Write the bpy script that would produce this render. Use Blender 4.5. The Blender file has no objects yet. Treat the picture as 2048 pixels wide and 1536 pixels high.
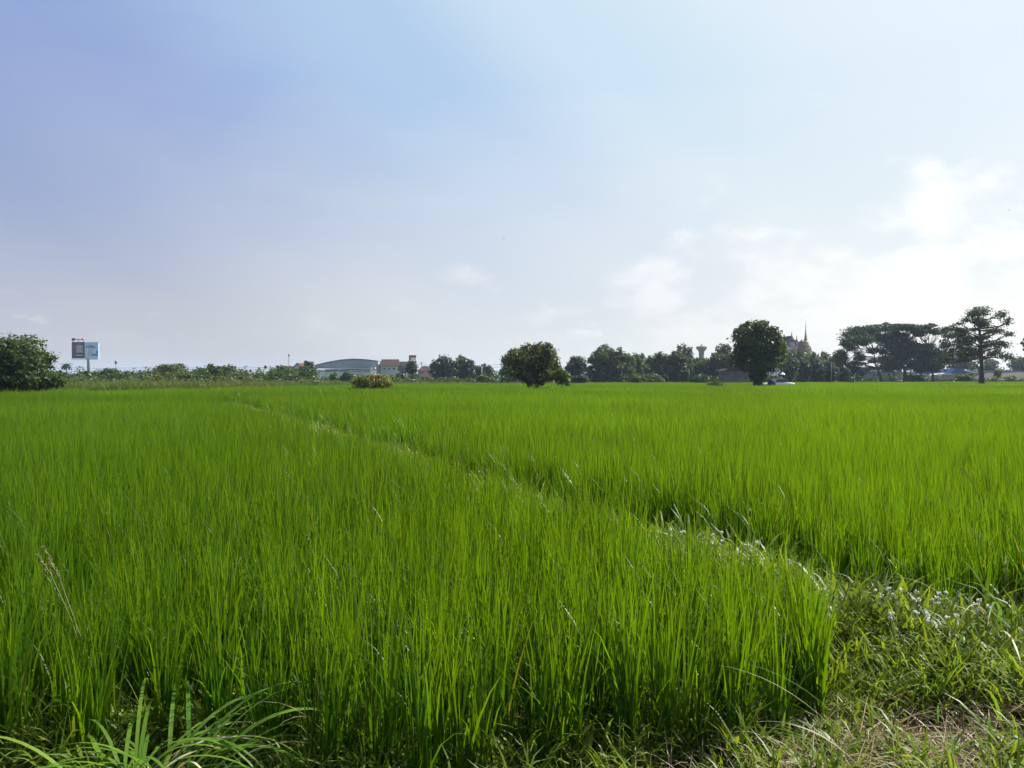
import bpy, bmesh, math, random
import numpy as np
from mathutils import Vector, Matrix

S = bpy.context.scene
COL = S.collection
R = math.radians
rng = np.random.default_rng(7)
random.seed(7)

# ------------------------------------------------------------------ camera
EYE, F, HOR = 1.65, 1547.0, 757.0          # eye height, focal length and horizon row in photograph pixels
cam_d = bpy.data.cameras.new('camera')
cam = bpy.data.objects.new('camera', cam_d)
COL.objects.link(cam)
cam.location = (0, 0, EYE)
cam.rotation_euler = (R(90) - math.atan((768 - HOR) / F), 0, 0)
cam_d.sensor_width = 36
cam_d.lens = 36 * F / 2048
cam_d.clip_start = 0.05
cam_d.clip_end = 12000
S.camera = cam

# ------------------------------------------------------------------ sun, sky, exposure
SUN_AZ, SUN_EL = 62.0, 50.0                # degrees right of the view direction, degrees up
SUN = Vector((math.sin(R(SUN_AZ)) * math.cos(R(SUN_EL)), math.cos(R(SUN_AZ)) * math.cos(R(SUN_EL)), math.sin(R(SUN_EL))))
sd = bpy.data.lights.new('sun', 'SUN')
sd.energy = 5.0
sd.angle = R(0.6)
sd.color = (1.0, 0.955, 0.88)
sun = bpy.data.objects.new('sun', sd)
COL.objects.link(sun)
sun.rotation_euler = SUN.to_track_quat('Z', 'Y').to_euler()
sun.location = (60, 30, 80)

W = bpy.data.worlds.new('World')
S.world = W
W.use_nodes = True
wn, wl = W.node_tree.nodes, W.node_tree.links
wn.clear()


def N(nodes, typ, **kw):
    n = nodes.new(typ)
    for k, v in kw.items():
        if k.startswith('i_'):
            n.inputs[k[2:].replace('_', ' ')].default_value = v
        else:
            setattr(n, k, v)
    return n


def math_node(nodes, links, op, a, b=None, clamp=False):
    n = nodes.new('ShaderNodeMath')
    n.operation = op
    n.use_clamp = clamp
    for i, v in enumerate((a, b)):
        if v is None:
            continue
        if isinstance(v, (int, float)):
            n.inputs[i].default_value = v
        else:
            links.new(v, n.inputs[i])
    return n.outputs[0]


def remap(nodes, links, v, a, b, c, d, smooth=False):
    n = nodes.new('ShaderNodeMapRange')
    n.interpolation_type = 'SMOOTHSTEP' if smooth else 'LINEAR'
    links.new(v, n.inputs[0])
    for i, x in enumerate((a, b, c, d)):
        n.inputs[i + 1].default_value = x
    return n.outputs[0]


def mixc(nodes, links, f, a, b, blend='MIX'):
    n = nodes.new('ShaderNodeMix')
    n.data_type = 'RGBA'
    n.blend_type = blend
    for i, v in ((0, f), (6, a), (7, b)):
        if isinstance(v, (int, float)):
            n.inputs[i].default_value = v
        elif isinstance(v, (tuple, list)):
            n.inputs[i].default_value = (*v, 1) if len(v) == 3 else v
        else:
            links.new(v, n.inputs[i])
    return n.outputs[2]


sky = N(wn, 'ShaderNodeTexSky', sky_type='NISHITA', sun_disc=False, sun_elevation=R(SUN_EL), sun_rotation=R(SUN_AZ),
        altitude=50, air_density=1.0, dust_density=1.6, ozone_density=1.0)
tc = N(wn, 'ShaderNodeTexCoord')
vdir = tc.outputs['Generated']
sep = N(wn, 'ShaderNodeSeparateXYZ')
wl.new(vdir, sep.inputs[0])
zel = sep.outputs[2]
dot = N(wn, 'ShaderNodeVectorMath', operation='DOT_PRODUCT')
wl.new(vdir, dot.inputs[0])
dot.inputs[1].default_value = SUN
sdot = dot.outputs['Value']


def ramp(v, stops):
    """colour over v; stops in tens of sky units"""
    n = wn.new('ShaderNodeValToRGB')
    n.color_ramp.interpolation = 'EASE'
    lo, hi = stops[0][0], stops[-1][0]
    wl.new(remap(wn, wl, v, lo, hi, 0, 1), n.inputs[0])
    e = n.color_ramp.elements
    while len(e) < len(stops):
        e.new(0.5)
    for el, (p_, c_) in zip(e, stops):
        el.position = (p_ - lo) / (hi - lo)
    for el, (p_, c_) in zip(e, stops):
        el.color = (*[x / 10 for x in c_], 1)
    m_ = N(wn, 'ShaderNodeVectorMath', operation='SCALE')
    wl.new(n.outputs[0], m_.inputs[0])
    m_.inputs['Scale'].default_value = 10.0
    return m_.outputs[0]


# humid air: the clear sky whitens towards the sun, and towards the horizon
high = ramp(sdot, [(-1.0, (1.9, 2.6, 5.4)), (0.08, (1.9, 3.0, 6.3)), (0.24, (2.7, 3.75, 6.8)), (0.5, (4.5, 6.15, 8.45)), (0.62, (6.2, 7.8, 9.0)), (0.8, (7.9, 8.9, 9.6)), (1.0, (10.6, 10.6, 10.4))])
lowc = ramp(sdot, [(-1.0, (4.6, 4.9, 5.8)), (0.08, (5.4, 5.55, 6.1)), (0.36, (8.0, 8.25, 8.1)), (0.64, (10.2, 9.9, 9.2)), (1.0, (11.6, 11.3, 10.6))])
vm = N(wn, 'ShaderNodeMapping')
vm.inputs['Scale'].default_value = (1.2, 1.2, 3.2)
wl.new(vdir, vm.inputs[0])
vno = N(wn, 'ShaderNodeTexNoise', i_Scale=2.2, i_Detail=5.0, i_Roughness=0.5, i_Distortion=0.4)
wl.new(vm.outputs[0], vno.inputs['Vector'])
vn = remap(wn, wl, vno.outputs[0], 0.3, 0.72, -0.08, 0.08, True)
hf = math_node(wn, wl, 'ADD', remap(wn, wl, zel, 0.03, 0.35, 1.0, 0.0), vn, True)
skyc = mixc(wn, wl, 0.9, sky.outputs[0], mixc(wn, wl, hf, high, lowc))
# a low bank of cumulus whose top climbs towards the sun, and a few small puffs away from it
cm = N(wn, 'ShaderNodeMapping')
cm.inputs['Scale'].default_value = (1.0, 1.0, 1.9)
wl.new(vdir, cm.inputs[0])
cn = N(wn, 'ShaderNodeTexNoise', i_Scale=7.0, i_Detail=9.0, i_Roughness=0.55, i_Distortion=0.2)
wl.new(cm.outputs[0], cn.inputs['Vector'])
side = remap(wn, wl, sdot, 0.26, 0.66, 0.055, 0.225)
over = math_node(wn, wl, 'MULTIPLY', math_node(wn, wl, 'SUBTRACT', side, zel), 2.4)
cv = math_node(wn, wl, 'ADD', over, math_node(wn, wl, 'MULTIPLY', math_node(wn, wl, 'SUBTRACT', cn.outputs[0], 0.53), 1.9))
bank_f = math_node(wn, wl, 'MULTIPLY', remap(wn, wl, cv, 0.0, 0.34, 0.0, 0.50, True), remap(wn, wl, zel, 0.015, 0.10, 0.25, 1.0, True))
pn = N(wn, 'ShaderNodeTexNoise', i_Scale=15.0, i_Detail=7.0, i_Roughness=0.5)
wl.new(cm.outputs[0], pn.inputs['Vector'])
puff_band = math_node(wn, wl, 'MULTIPLY', remap(wn, wl, zel, 0.045, 0.065, 0, 1, True), remap(wn, wl, zel, 0.075, 0.10, 1, 0, True))
puff = math_node(wn, wl, 'MULTIPLY', remap(wn, wl, pn.outputs[0], 0.59, 0.68, 0.0, 0.5, True), puff_band)
cf = math_node(wn, wl, 'MAXIMUM', bank_f, puff)
cloud_col = mixc(wn, wl, remap(wn, wl, sdot, 0.05, 0.80, 0, 1, True), (7.2, 7.2, 7.4), (12.4, 12.15, 11.5))
skyc = mixc(wn, wl, cf, skyc, cloud_col)
bg = N(wn, 'ShaderNodeBackground', i_Strength=0.054)
wl.new(skyc, bg.inputs[0])
wo = N(wn, 'ShaderNodeOutputWorld')
wl.new(bg.outputs[0], wo.inputs[0])

vs = S.view_settings
vs.view_transform = 'Standard'
vs.look = 'None'
vs.exposure = 0.95
vs.gamma = 1.0
vs.use_curve_mapping = False
cy = S.cycles
cy.max_bounces = 8
cy.diffuse_bounces = 3
cy.glossy_bounces = 2
cy.transmission_bounces = 4
cy.volume_bounces = 0
cy.sample_clamp_indirect = 6

# ------------------------------------------------------------------ helpers


def gx(px, d):
    return (px - 1024.0) / F * d


def gz(py, d):
    return EYE + (HOR - py) / F * d


def at(px, py, d):
    return Vector((gx(px, d), d, gz(py, d)))


def tag(o, label=None, cat=None, group=None, kind=None):
    if label:
        o['label'] = label
    if cat:
        o['category'] = cat
    if group:
        o['group'] = group
    if kind:
        o['kind'] = kind
    return o


def thing(name, label, cat, loc=(0, 0, 0), rz=0.0, group=None):
    o = bpy.data.objects.new(name, None)
    COL.objects.link(o)
    o.location = loc
    o.rotation_euler = (0, 0, rz)
    o.empty_display_size = 0.3
    return tag(o, label, cat, group)


def np_mesh(name, verts, quads=None, tris=None, attrs=None, smooth=False):
    me = bpy.data.meshes.new(name)
    verts = np.asarray(verts, dtype=np.float32)
    loops, starts, pos = [], [], 0
    for f, k in ((quads, 4), (tris, 3)):
        if f is not None and len(f):
            f = np.asarray(f, dtype=np.int32)
            loops.append(f.ravel())
            starts.append(pos + np.arange(len(f), dtype=np.int32) * k)
            pos += f.size
    loops = np.concatenate(loops)
    starts = np.concatenate(starts)
    me.vertices.add(len(verts))
    me.vertices.foreach_set('co', verts.ravel())
    me.loops.add(len(loops))
    me.loops.foreach_set('vertex_index', loops)
    me.polygons.add(len(starts))
    me.polygons.foreach_set('loop_start', starts)
    for k, v in (attrs or {}).items():
        a = me.attributes.new(k, 'FLOAT', 'POINT')
        a.data.foreach_set('value', np.asarray(v, dtype=np.float32).ravel())
    me.update(calc_edges=True)
    if smooth:
        me.polygons.foreach_set('use_smooth', np.ones(len(starts), dtype=bool))
    return me


def link(name, me, mat, parent=None, loc=None):
    o = bpy.data.objects.new(name, me)
    if mat is not None:
        me.materials.append(mat)
    COL.objects.link(o)
    if parent is not None:
        o.parent = parent
    if loc is not None:
        o.location = loc
    return o


class MB:
    """collects simple shapes into one mesh"""

    def __init__(self):
        self.v, self.f = [], []

    def add(self, vs, fs):
        b = len(self.v)
        self.v += [tuple(p) for p in vs]
        self.f += [tuple(b + i for i in f) for f in fs]
        return self

    def box(self, x0, x1, y0, y1, z0, z1):
        vs = [(x, y, z) for z in (z0, z1) for y in (y0, y1) for x in (x0, x1)]
        return self.add(vs, [(0, 2, 3, 1), (4, 5, 7, 6), (0, 1, 5, 4), (2, 6, 7, 3), (0, 4, 6, 2), (1, 3, 7, 5)])

    def tube(self, pts, radii, n=6, cap=True):
        pts = [Vector(p) for p in pts]
        vs, fs = [], []
        for i, p in enumerate(pts):
            d = (pts[min(i + 1, len(pts) - 1)] - pts[max(i - 1, 0)]).normalized()
            u = d.cross(Vector((0.31, 0.92, 0.24)) if abs(d.z) > 0.7 else Vector((0, 0, 1)))
            u.normalize()
            w = d.cross(u)
            for k in range(n):
                a = 2 * math.pi * k / n
                vs.append(p + (u * math.cos(a) + w * math.sin(a)) * radii[i])
        for i in range(len(pts) - 1):
            for k in range(n):
                a, b = i * n + k, i * n + (k + 1) % n
                fs.append((a, b, b + n, a + n))
        if cap:
            fs.append(tuple(range(n))[::-1])
            fs.append(tuple((len(pts) - 1) * n + k for k in range(n)))
        return self.add(vs, fs)

    def lathe(self, prof, n=16, c=(0, 0), square=False):
        vs, fs = [], []
        for r, z in prof:
            for k in range(n):
                a = 2 * math.pi * (k + .5) / n
                vs.append((c[0] + r * math.cos(a), c[1] + r * math.sin(a), z))
        for i in range(len(prof) - 1):
            for k in range(n):
                a, b = i * n + k, i * n + (k + 1) % n
                fs.append((a, b, b + n, a + n))
        fs.append(tuple(range(n))[::-1])
        fs.append(tuple((len(prof) - 1) * n + k for k in range(n)))
        return self.add(vs, fs)

    def prism(self, poly, y0, y1):
        """polygon in x,z pushed from y0 to y1"""
        n = len(poly)
        vs = [(x, y0, z) for x, z in poly] + [(x, y1, z) for x, z in poly]
        fs = [tuple(range(n)), tuple(range(2 * n - 1, n - 1, -1))]
        fs += [(i, i + n, (i + 1) % n + n, (i + 1) % n) for i in range(n)]
        return self.add(vs, fs)

    def build(self, name, mat, parent=None, smooth=False, bevel=0):
        me = bpy.data.meshes.new(name)
        me.from_pydata(self.v, [], self.f)
        bm = bmesh.new()
        bm.from_mesh(me)
        bmesh.ops.recalc_face_normals(bm, faces=bm.faces)
        if bevel:
            bmesh.ops.bevel(bm, geom=bm.edges, offset=bevel, segments=1, affect='EDGES')
        bm.to_mesh(me)
        bm.free()
        if smooth:
            for p in me.polygons:
                p.use_smooth = True
        return link(name, me, mat, parent)


# ------------------------------------------------------------------ materials
MATS = {}


def surf(name, col, rough=0.7, var=0.25, scale=3.0, spec=0.08, metal=0.0, bump=0.0, stretch=(1, 1, 1)):
    m = bpy.data.materials.new(name)
    m.use_nodes = True
    n, l = m.node_tree.nodes, m.node_tree.links
    b = n['Principled BSDF']
    b.inputs['Roughness'].default_value = rough
    b.inputs['Specular IOR Level'].default_value = spec
    b.inputs['Metallic'].default_value = metal
    t = n.new('ShaderNodeTexCoord')
    mp = n.new('ShaderNodeMapping')
    mp.inputs['Scale'].default_value = stretch
    l.new(t.outputs['Object'], mp.inputs[0])
    no = N(n, 'ShaderNodeTexNoise', i_Scale=scale, i_Detail=5.0, i_Roughness=0.6)
    l.new(mp.outputs[0], no.inputs['Vector'])
    f = remap(n, l, no.outputs[0], 0.3, 0.7, 0, 1)
    c = mixc(n, l, f, tuple(x * (1 - var) for x in col), tuple(min(1, x * (1 + var)) for x in col))
    l.new(c, b.inputs['Base Color'])
    if bump:
        bp = N(n, 'ShaderNodeBump', i_Strength=bump, i_Distance=0.05)
        l.new(no.outputs[0], bp.inputs['Height'])
        l.new(bp.outputs[0], b.inputs['Normal'])
    MATS[name] = m
    return m


def leaf_mat(name, c_a, c_b, trans=0.35, gloss=0.06, rough=0.45, tcol=None, world_scale=0.0, world_col=None, tip=None, inst=0.0,
             dead=None):
    """leaf or blade: diffuse + translucent + a little sheen; colour runs from c_a to c_b by the leaf's own random number"""
    m = bpy.data.materials.new(name)
    m.use_nodes = True
    n, l = m.node_tree.nodes, m.node_tree.links
    n.clear()
    at_ = N(n, 'ShaderNodeAttribute', attribute_name='rnd')
    fac = at_.outputs['Fac']
    col = mixc(n, l, fac, c_a, c_b)
    if dead:
        col = mixc(n, l, math_node(n, l, 'GREATER_THAN', fac, 1.0 - dead[1]), col, dead[0])
    if inst:
        oi = n.new('ShaderNodeObjectInfo')
        col = mixc(n, l, math_node(n, l, 'MULTIPLY', oi.outputs['Random'], inst), col, c_b)
        hv0 = N(n, 'ShaderNodeHueSaturation')
        l.new(remap(n, l, math_node(n, l, 'FRACT', math_node(n, l, 'MULTIPLY', oi.outputs['Random'], 7.31)), 0, 1, 0.72, 1.22), hv0.inputs['Value'])
        l.new(col, hv0.inputs['Color'])
        col = hv0.outputs[0]
    if tip:
        a2 = N(n, 'ShaderNodeAttribute', attribute_name='t')
        col = mixc(n, l, remap(n, l, a2.outputs['Fac'], tip[1], 1.0, 0.0, tip[2], True), col, tip[0])
    if world_scale:
        g = n.new('ShaderNodeNewGeometry')
        w = N(n, 'ShaderNodeTexNoise', i_Scale=world_scale, i_Detail=3.0, i_Roughness=0.55)
        l.new(g.outputs['Position'], w.inputs['Vector'])
        col = mixc(n, l, remap(n, l, w.outputs[0], 0.36, 0.68, 0.0, 0.7, True), col, world_col)
        w2 = N(n, 'ShaderNodeTexNoise', i_Scale=world_scale * 0.14, i_Detail=4.0, i_Roughness=0.6)
        l.new(g.outputs['Position'], w2.inputs['Vector'])
        hv = N(n, 'ShaderNodeHueSaturation')
        l.new(remap(n, l, w2.outputs[0], 0.3, 0.7, 0.80, 1.18, True), hv.inputs['Value'])
        l.new(col, hv.inputs['Color'])
        col = hv.outputs[0]
    d = n.new('ShaderNodeBsdfDiffuse')
    t = n.new('ShaderNodeBsdfTranslucent')
    gl = N(n, 'ShaderNodeBsdfGlossy', i_Roughness=rough)
    gl.inputs['Color'].default_value = (0.85, 0.9, 0.95, 1)
    l.new(col, d.inputs[0])
    tc_ = mixc(n, l, 1.0, col, tcol or (1.5, 1.45, 0.55), 'MULTIPLY')
    l.new(tc_, t.inputs[0])
    m1 = n.new('ShaderNodeMixShader')
    m1.inputs[0].default_value = trans
    l.new(d.outputs[0], m1.inputs[1])
    l.new(t.outputs[0], m1.inputs[2])
    fr = N(n, 'ShaderNodeLayerWeight', i_Blend=0.25)
    gf = math_node(n, l, 'MULTIPLY_ADD', fr.outputs['Fresnel'], gloss * 3)
    gf.node.inputs[2].default_value = gloss * 0.5
    m2 = n.new('ShaderNodeMixShader')
    l.new(gf, m2.inputs[0])
    l.new(m1.outputs[0], m2.inputs[1])
    l.new(gl.outputs[0], m2.inputs[2])
    o = n.new('ShaderNodeOutputMaterial')
    l.new(m2.outputs[0], o.inputs[0])
    MATS[name] = m
    return m


# ------------------------------------------------------------------ ground
def ground_mat():
    m = bpy.data.materials.new('soil')
    m.use_nodes = True
    n, l = m.node_tree.nodes, m.node_tree.links
    b = n['Principled BSDF']
    g = n.new('ShaderNodeNewGeometry')
    n1 = N(n, 'ShaderNodeTexNoise', i_Scale=9.0, i_Detail=8.0, i_Roughness=0.65)
    n2 = N(n, 'ShaderNodeTexNoise', i_Scale=0.05, i_Detail=4.0)
    l.new(g.outputs['Position'], n1.inputs['Vector'])
    l.new(g.outputs['Position'], n2.inputs['Vector'])
    soil = mixc(n, l, remap(n, l, n1.outputs[0], .35, .65, 0, 1), (0.022, 0.018, 0.011), (0.065, 0.050, 0.030))
    # beyond the paddies: rough pasture
    ln = N(n, 'ShaderNodeVectorMath', operation='LENGTH')
    l.new(g.outputs['Position'], ln.inputs[0])
    far = remap(n, l, ln.outputs['Value'], 45, 70, 0, 1)
    grass = mixc(n, l, n2.outputs[0], (0.05, 0.085, 0.02), (0.10, 0.12, 0.035))
    l.new(mixc(n, l, far, soil, grass), b.inputs['Base Color'])
    b.inputs['Roughness'].default_value = 0.9
    b.inputs['Specular IOR Level'].default_value = 0.15
    bp = N(n, 'ShaderNodeBump', i_Strength=0.6, i_Distance=0.03)
    l.new(n1.outputs[0], bp.inputs['Height'])
    l.new(bp.outputs[0], b.inputs['Normal'])
    return m


SOIL = ground_mat()
xs = np.concatenate([-np.geomspace(6000, 6, 22), np.linspace(-5.5, 5.5, 45), np.geomspace(6, 6000, 22)])
ys = np.concatenate([[-3000, -300, -30, -6], np.linspace(-3, 9, 49), np.geomspace(9.6, 9000, 26)])
X, Y = np.meshgrid(xs, ys)


def bund_x(y):
    return 2.05 - 0.47 * (y - 4.7)


def lumps(x, y):
    return 0.018 * np.sin(3.1 * x + 1.3 * y) * np.cos(2.3 * y - 0.7 * x) + 0.012 * np.sin(7.3 * x - 2.1 * y)


near = np.clip(1 - (np.hypot(X, Y - 3) - 8) / 4, 0, 1)
bank = np.exp(-((X - bund_x(Y)) / 0.45) ** 2) * 0.10 * np.clip(1 - (Y - 6) / 6, 0, 1) * (Y > 2)
Z = near * (lumps(X, Y) + bank)
nx, ny = len(xs), len(ys)
idx = np.arange(nx * ny).reshape(ny, nx)
quads = np.stack([idx[:-1, :-1], idx[:-1, 1:], idx[1:, 1:], idx[1:, :-1]], -1).reshape(-1, 4)
ground = link('ground', np_mesh('ground', np.stack([X, Y, Z], -1).reshape(-1, 3), quads, smooth=True), SOIL)
tag(ground, kind='structure')

# bund between the two paddies, further out: a low earth ridge
mb = MB()
prof = [(-0.55, -0.03), (-0.3, 0.13), (0.0, 0.17), (0.3, 0.13), (0.55, -0.03)]
yy = np.linspace(9.5, 42, 40)
vsb, fsb = [], []
for i, y in enumerate(yy):
    wob = 0.06 * math.sin(y * 1.7) + 0.04 * math.sin(y * 4.1)
    for dx, z in prof:
        vsb.append((bund_x(y) + dx + wob, y, z + 0.02 * math.sin(y * 5 + dx * 9)))
for i in range(len(yy) - 1):
    for k in range(4):
        a = i * 5 + k
        fsb.append((a, a + 1, a + 6, a + 5))
mb.add(vsb, fsb)
BUND = surf('bund_earth', (0.075, 0.062, 0.03), 0.95, 0.4, 5, 0.1, bump=0.5)
tag(mb.build('earth_bund', BUND, smooth=True), kind='structure')

# ------------------------------------------------------------------ haze
hz = bpy.data.materials.new('haze')
hz.use_nodes = True
hn, hl = hz.node_tree.nodes, hz.node_tree.links
hn.clear()
pv = N(hn, 'ShaderNodeVolumePrincipled')
pv.inputs['Color'].default_value = (0.66, 0.80, 1.0, 1)
pv.inputs['Density'].default_value = 0.00019
pv.inputs['Anisotropy'].default_value = 0.2
ho = N(hn, 'ShaderNodeOutputMaterial')
hl.new(pv.outputs[0], ho.inputs['Volume'])
HAZE_TOP = 48.0
mb = MB().box(-9000, 9000, -4000, 10500, -1.0, HAZE_TOP)
hazebox = mb.build('haze', hz)
tag(hazebox, kind='stuff')

# ------------------------------------------------------------------ rice
# --- blades


def blades(n, spread, lmin, lmax, wid, seg, rs, lean=(3, 16), bend=(5, 40), hills=None, round_spread=True, z0=0.0):
    """n curved, tapering blades -> verts, quads, tris, attributes t (along the blade) and rnd (per blade)"""
    if round_spread:
        a = rs.uniform(0, 2 * np.pi, n)
        r = spread * np.sqrt(rs.uniform(0, 1, n))
        bx, by = r * np.cos(a), r * np.sin(a)
    else:
        bx, by = rs.uniform(-spread, spread, n), rs.uniform(-spread, spread, n)
    L = rs.uniform(lmin, lmax, n)
    if hills is not None:                       # plants grow in hills: bases gather round shared feet
        cell, hr = hills
        g = int(2 * spread / cell) + 1
        hx, hy = np.meshgrid((np.arange(g) - (g - 1) / 2) * cell, (np.arange(g) - (g - 1) / 2) * cell)
        hx = hx.ravel() + rs.uniform(-.4, .4, g * g) * cell
        hy = hy.ravel() + rs.uniform(-.4, .4, g * g) * cell
        hh = rs.uniform(0.86, 1.08, g * g)
        kk = rs.integers(0, g * g, n)
        aa, r2 = rs.uniform(0, 2 * np.pi, n), hr * np.sqrt(rs.uniform(0, 1, n))
        bx, by = hx[kk] + r2 * np.cos(aa), hy[kk] + r2 * np.sin(aa)
        L = L * hh[kk]
    az = rs.uniform(0, 2 * np.pi, n)
    le = np.radians(rs.uniform(*lean, n))
    be = np.radians(rs.uniform(*bend, n))
    w = wid * rs.uniform(0.7, 1.3, n)
    tw = rs.uniform(0, 2 * np.pi, n)            # which way the flat of the blade faces
    pts = np.zeros((n, seg + 1, 3))
    p = np.stack([bx, by, np.full(n, z0)], -1)
    pts[:, 0] = p
    for s in range(seg):
        t = (s + 0.5) / seg
        ang = le + be * t ** 2
        step = np.stack([np.sin(ang) * np.cos(az), np.sin(ang) * np.sin(az), np.cos(ang)], -1) * (L / seg)[:, None]
        p = p + step
        pts[:, s + 1] = p
    side = np.stack([np.cos(tw), np.sin(tw), np.zeros(n)], -1)
    # a leaning blade shows its flat across its own lean
    side = np.where((be > R(30))[:, None], np.stack([-np.sin(az), np.cos(az), np.zeros(n)], -1), side)
    V, T, RN = [], [], []
    per = 2 * seg + 1
    rn = rs.uniform(0, 1, n)
    out = np.zeros((n, per, 3))
    tt = np.zeros((n, per))
    for s in range(seg):
        t = s / seg
        ww = w * (0.55 + 0.9 * t if t < 0.45 else 0.95 * (1 - (t - 0.45) / 0.62)) * 0.5
        out[:, 2 * s] = pts[:, s] - side * ww[:, None]
        out[:, 2 * s + 1] = pts[:, s] + side * ww[:, None]
        tt[:, 2 * s] = tt[:, 2 * s + 1] = t
    out[:, 2 * seg] = pts[:, seg]
    tt[:, 2 * seg] = 1
    base = (np.arange(n) * per)[:, None]
    q = [np.concatenate([base + 2 * s, base + 2 * s + 1, base + 2 * s + 3, base + 2 * s + 2], 1) for s in range(seg - 1)]
    q = np.concatenate(q) if q else np.zeros((0, 4), int)
    tr = np.concatenate([base + 2 * seg - 2, base + 2 * seg - 1, base + 2 * seg], 1)
    return out.reshape(-1, 3), q, tr, tt.ravel(), np.repeat(rn, per)


def joined(parts):
    V, Q, T, A, B, o = [], [], [], [], [], 0
    for v, q, t, a, b in parts:
        V.append(v)
        Q.append(q + o)
        T.append(t + o)
        A.append(a)
        B.append(b)
        o += len(v)
    return np.concatenate(V), np.concatenate(Q), np.concatenate(T), np.concatenate(A), np.concatenate(B)


def blade_mesh(name, mat, parts):
    v, q, t, a, b = joined(parts)
    me = np_mesh(name, v, q, t, {'t': a, 'rnd': b}, smooth=True)
    me.materials.append(mat)
    return me


RICE = leaf_mat('rice_leaf', (0.014, 0.072, 0.005), (0.070, 0.172, 0.006), trans=0.52, gloss=0.013, rough=0.42, dead=((0.20, 0.19, 0.04), 0.025),
                tcol=(2.45, 1.9, 0.46), world_scale=0.30, world_col=(0.070, 0.158, 0.006), tip=((0.100, 0.188, 0.008), 0.5, 0.55), inst=0.4)
WEED = leaf_mat('weed_leaf', (0.058, 0.125, 0.010), (0.180, 0.230, 0.028), trans=0.45, gloss=0.011, rough=0.5, inst=0.5)
STRAW = leaf_mat('straw', (0.16, 0.11, 0.05), (0.36, 0.28, 0.16), trans=0.15, gloss=0.02, rough=0.6, tcol=(1.1, 1.0, 0.8))
ROUGH = leaf_mat('rough_grass', (0.060, 0.110, 0.020), (0.130, 0.175, 0.050), trans=0.3, gloss=0.006, inst=0.5,
                 world_scale=0.08, world_col=(0.10, 0.12, 0.035))

rs = np.random.default_rng(11)
NEAR_V = [blade_mesh('rice_clump', RICE, [
    blades(30, 0.055, 0.50, 0.86, 0.0112, 5, rs, (0.5, 7), (1, 18)),
    blades(7, 0.060, 0.46, 0.78, 0.0105, 5, rs, (3, 16), (15, 80)),
    blades(9, 0.060, 0.2, 0.5, 0.008, 3, rs, (6, 30), (5, 60))]) for _ in range(6)]
MID_V = [blade_mesh('rice_patch', RICE, [
    blades(250, 0.38, 0.58, 0.86, 0.016, 3, rs, (1, 11), (3, 28), hills=(0.19, 0.05)),
    blades(50, 0.38, 0.5, 0.8, 0.016, 3, rs, (5, 18), (15, 60), hills=(0.19, 0.06))]) for _ in range(5)]
FAR_V = [blade_mesh('rice_block', RICE, [
    blades(560, 1.35, 0.58, 0.86, 0.038, 2, rs, (1, 11), (3, 28), hills=(0.36, 0.10)),
    blades(90, 1.35, 0.5, 0.85, 0.038, 2, rs, (5, 18), (15, 60), hills=(0.36, 0.12))]) for _ in range(5)]


def scatter(name, pts, rots, scales, idxs, sources, kind='stuff'):
    """one object whose geometry nodes stand the source clumps on its points"""
    n = len(pts)
    me = bpy.data.meshes.new(name)
    me.vertices.add(n)
    me.vertices.foreach_set('co', np.asarray(pts, dtype=np.float32).ravel())
    a = me.attributes.new('rot', 'FLOAT_VECTOR', 'POINT')
    a.data.foreach_set('vector', np.asarray(rots, dtype=np.float32).ravel())
    a = me.attributes.new('scl', 'FLOAT_VECTOR', 'POINT')
    a.data.foreach_set('vector', np.asarray(scales, dtype=np.float32).ravel())
    a = me.attributes.new('pick', 'INT', 'POINT')
    a.data.foreach_set('value', np.asarray(idxs, dtype=np.int32))
    me.update()
    o = link(name, me, None)
    tag(o, kind=kind)
    g = bpy.data.node_groups.new(name, 'GeometryNodeTree')
    g.interface.new_socket('Geometry', in_out='INPUT', socket_type='NodeSocketGeometry')
    g.interface.new_socket('Geometry', in_out='OUTPUT', socket_type='NodeSocketGeometry')
    gi, go = g.nodes.new('NodeGroupInput'), g.nodes.new('NodeGroupOutput')
    jn = g.nodes.new('GeometryNodeJoinGeometry')

    def attr(nm, typ):
        x = g.nodes.new('GeometryNodeInputNamedAttribute')
        x.data_type = typ
        x.inputs['Name'].default_value = nm
        return x.outputs['Attribute']
    rot, scl, pick = attr('rot', 'FLOAT_VECTOR'), attr('scl', 'FLOAT_VECTOR'), attr('pick', 'INT')
    for k, src in enumerate(sources):
        so = bpy.data.objects.new(src.name, src)      # mesh source only, never linked to the scene
        oi = g.nodes.new('GeometryNodeObjectInfo')
        oi.inputs['Object'].default_value = so
        oi.inputs['As Instance'].default_value = False
        cmpn = g.nodes.new('FunctionNodeCompare')
        cmpn.data_type = 'INT'
        cmpn.operation = 'EQUAL'
        g.links.new(pick, cmpn.inputs[2])
        cmpn.inputs[3].default_value = k
        ip = g.nodes.new('GeometryNodeInstanceOnPoints')
        g.links.new(gi.outputs[0], ip.inputs['Points'])
        g.links.new(cmpn.outputs[0], ip.inputs['Selection'])
        g.links.new(oi.outputs['Geometry'], ip.inputs['Instance'])
        e2r = g.nodes.new('FunctionNodeEulerToRotation')
        g.links.new(rot, e2r.inputs[0])
        g.links.new(e2r.outputs[0], ip.inputs['Rotation'])
        g.links.new(scl, ip.inputs['Scale'])
        g.links.new(ip.outputs[0], jn.inputs[0])
    g.links.new(jn.outputs[0], go.inputs[0])
    md = o.modifiers.new('scatter', 'NODES')
    md.node_group = g
    return o


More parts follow.
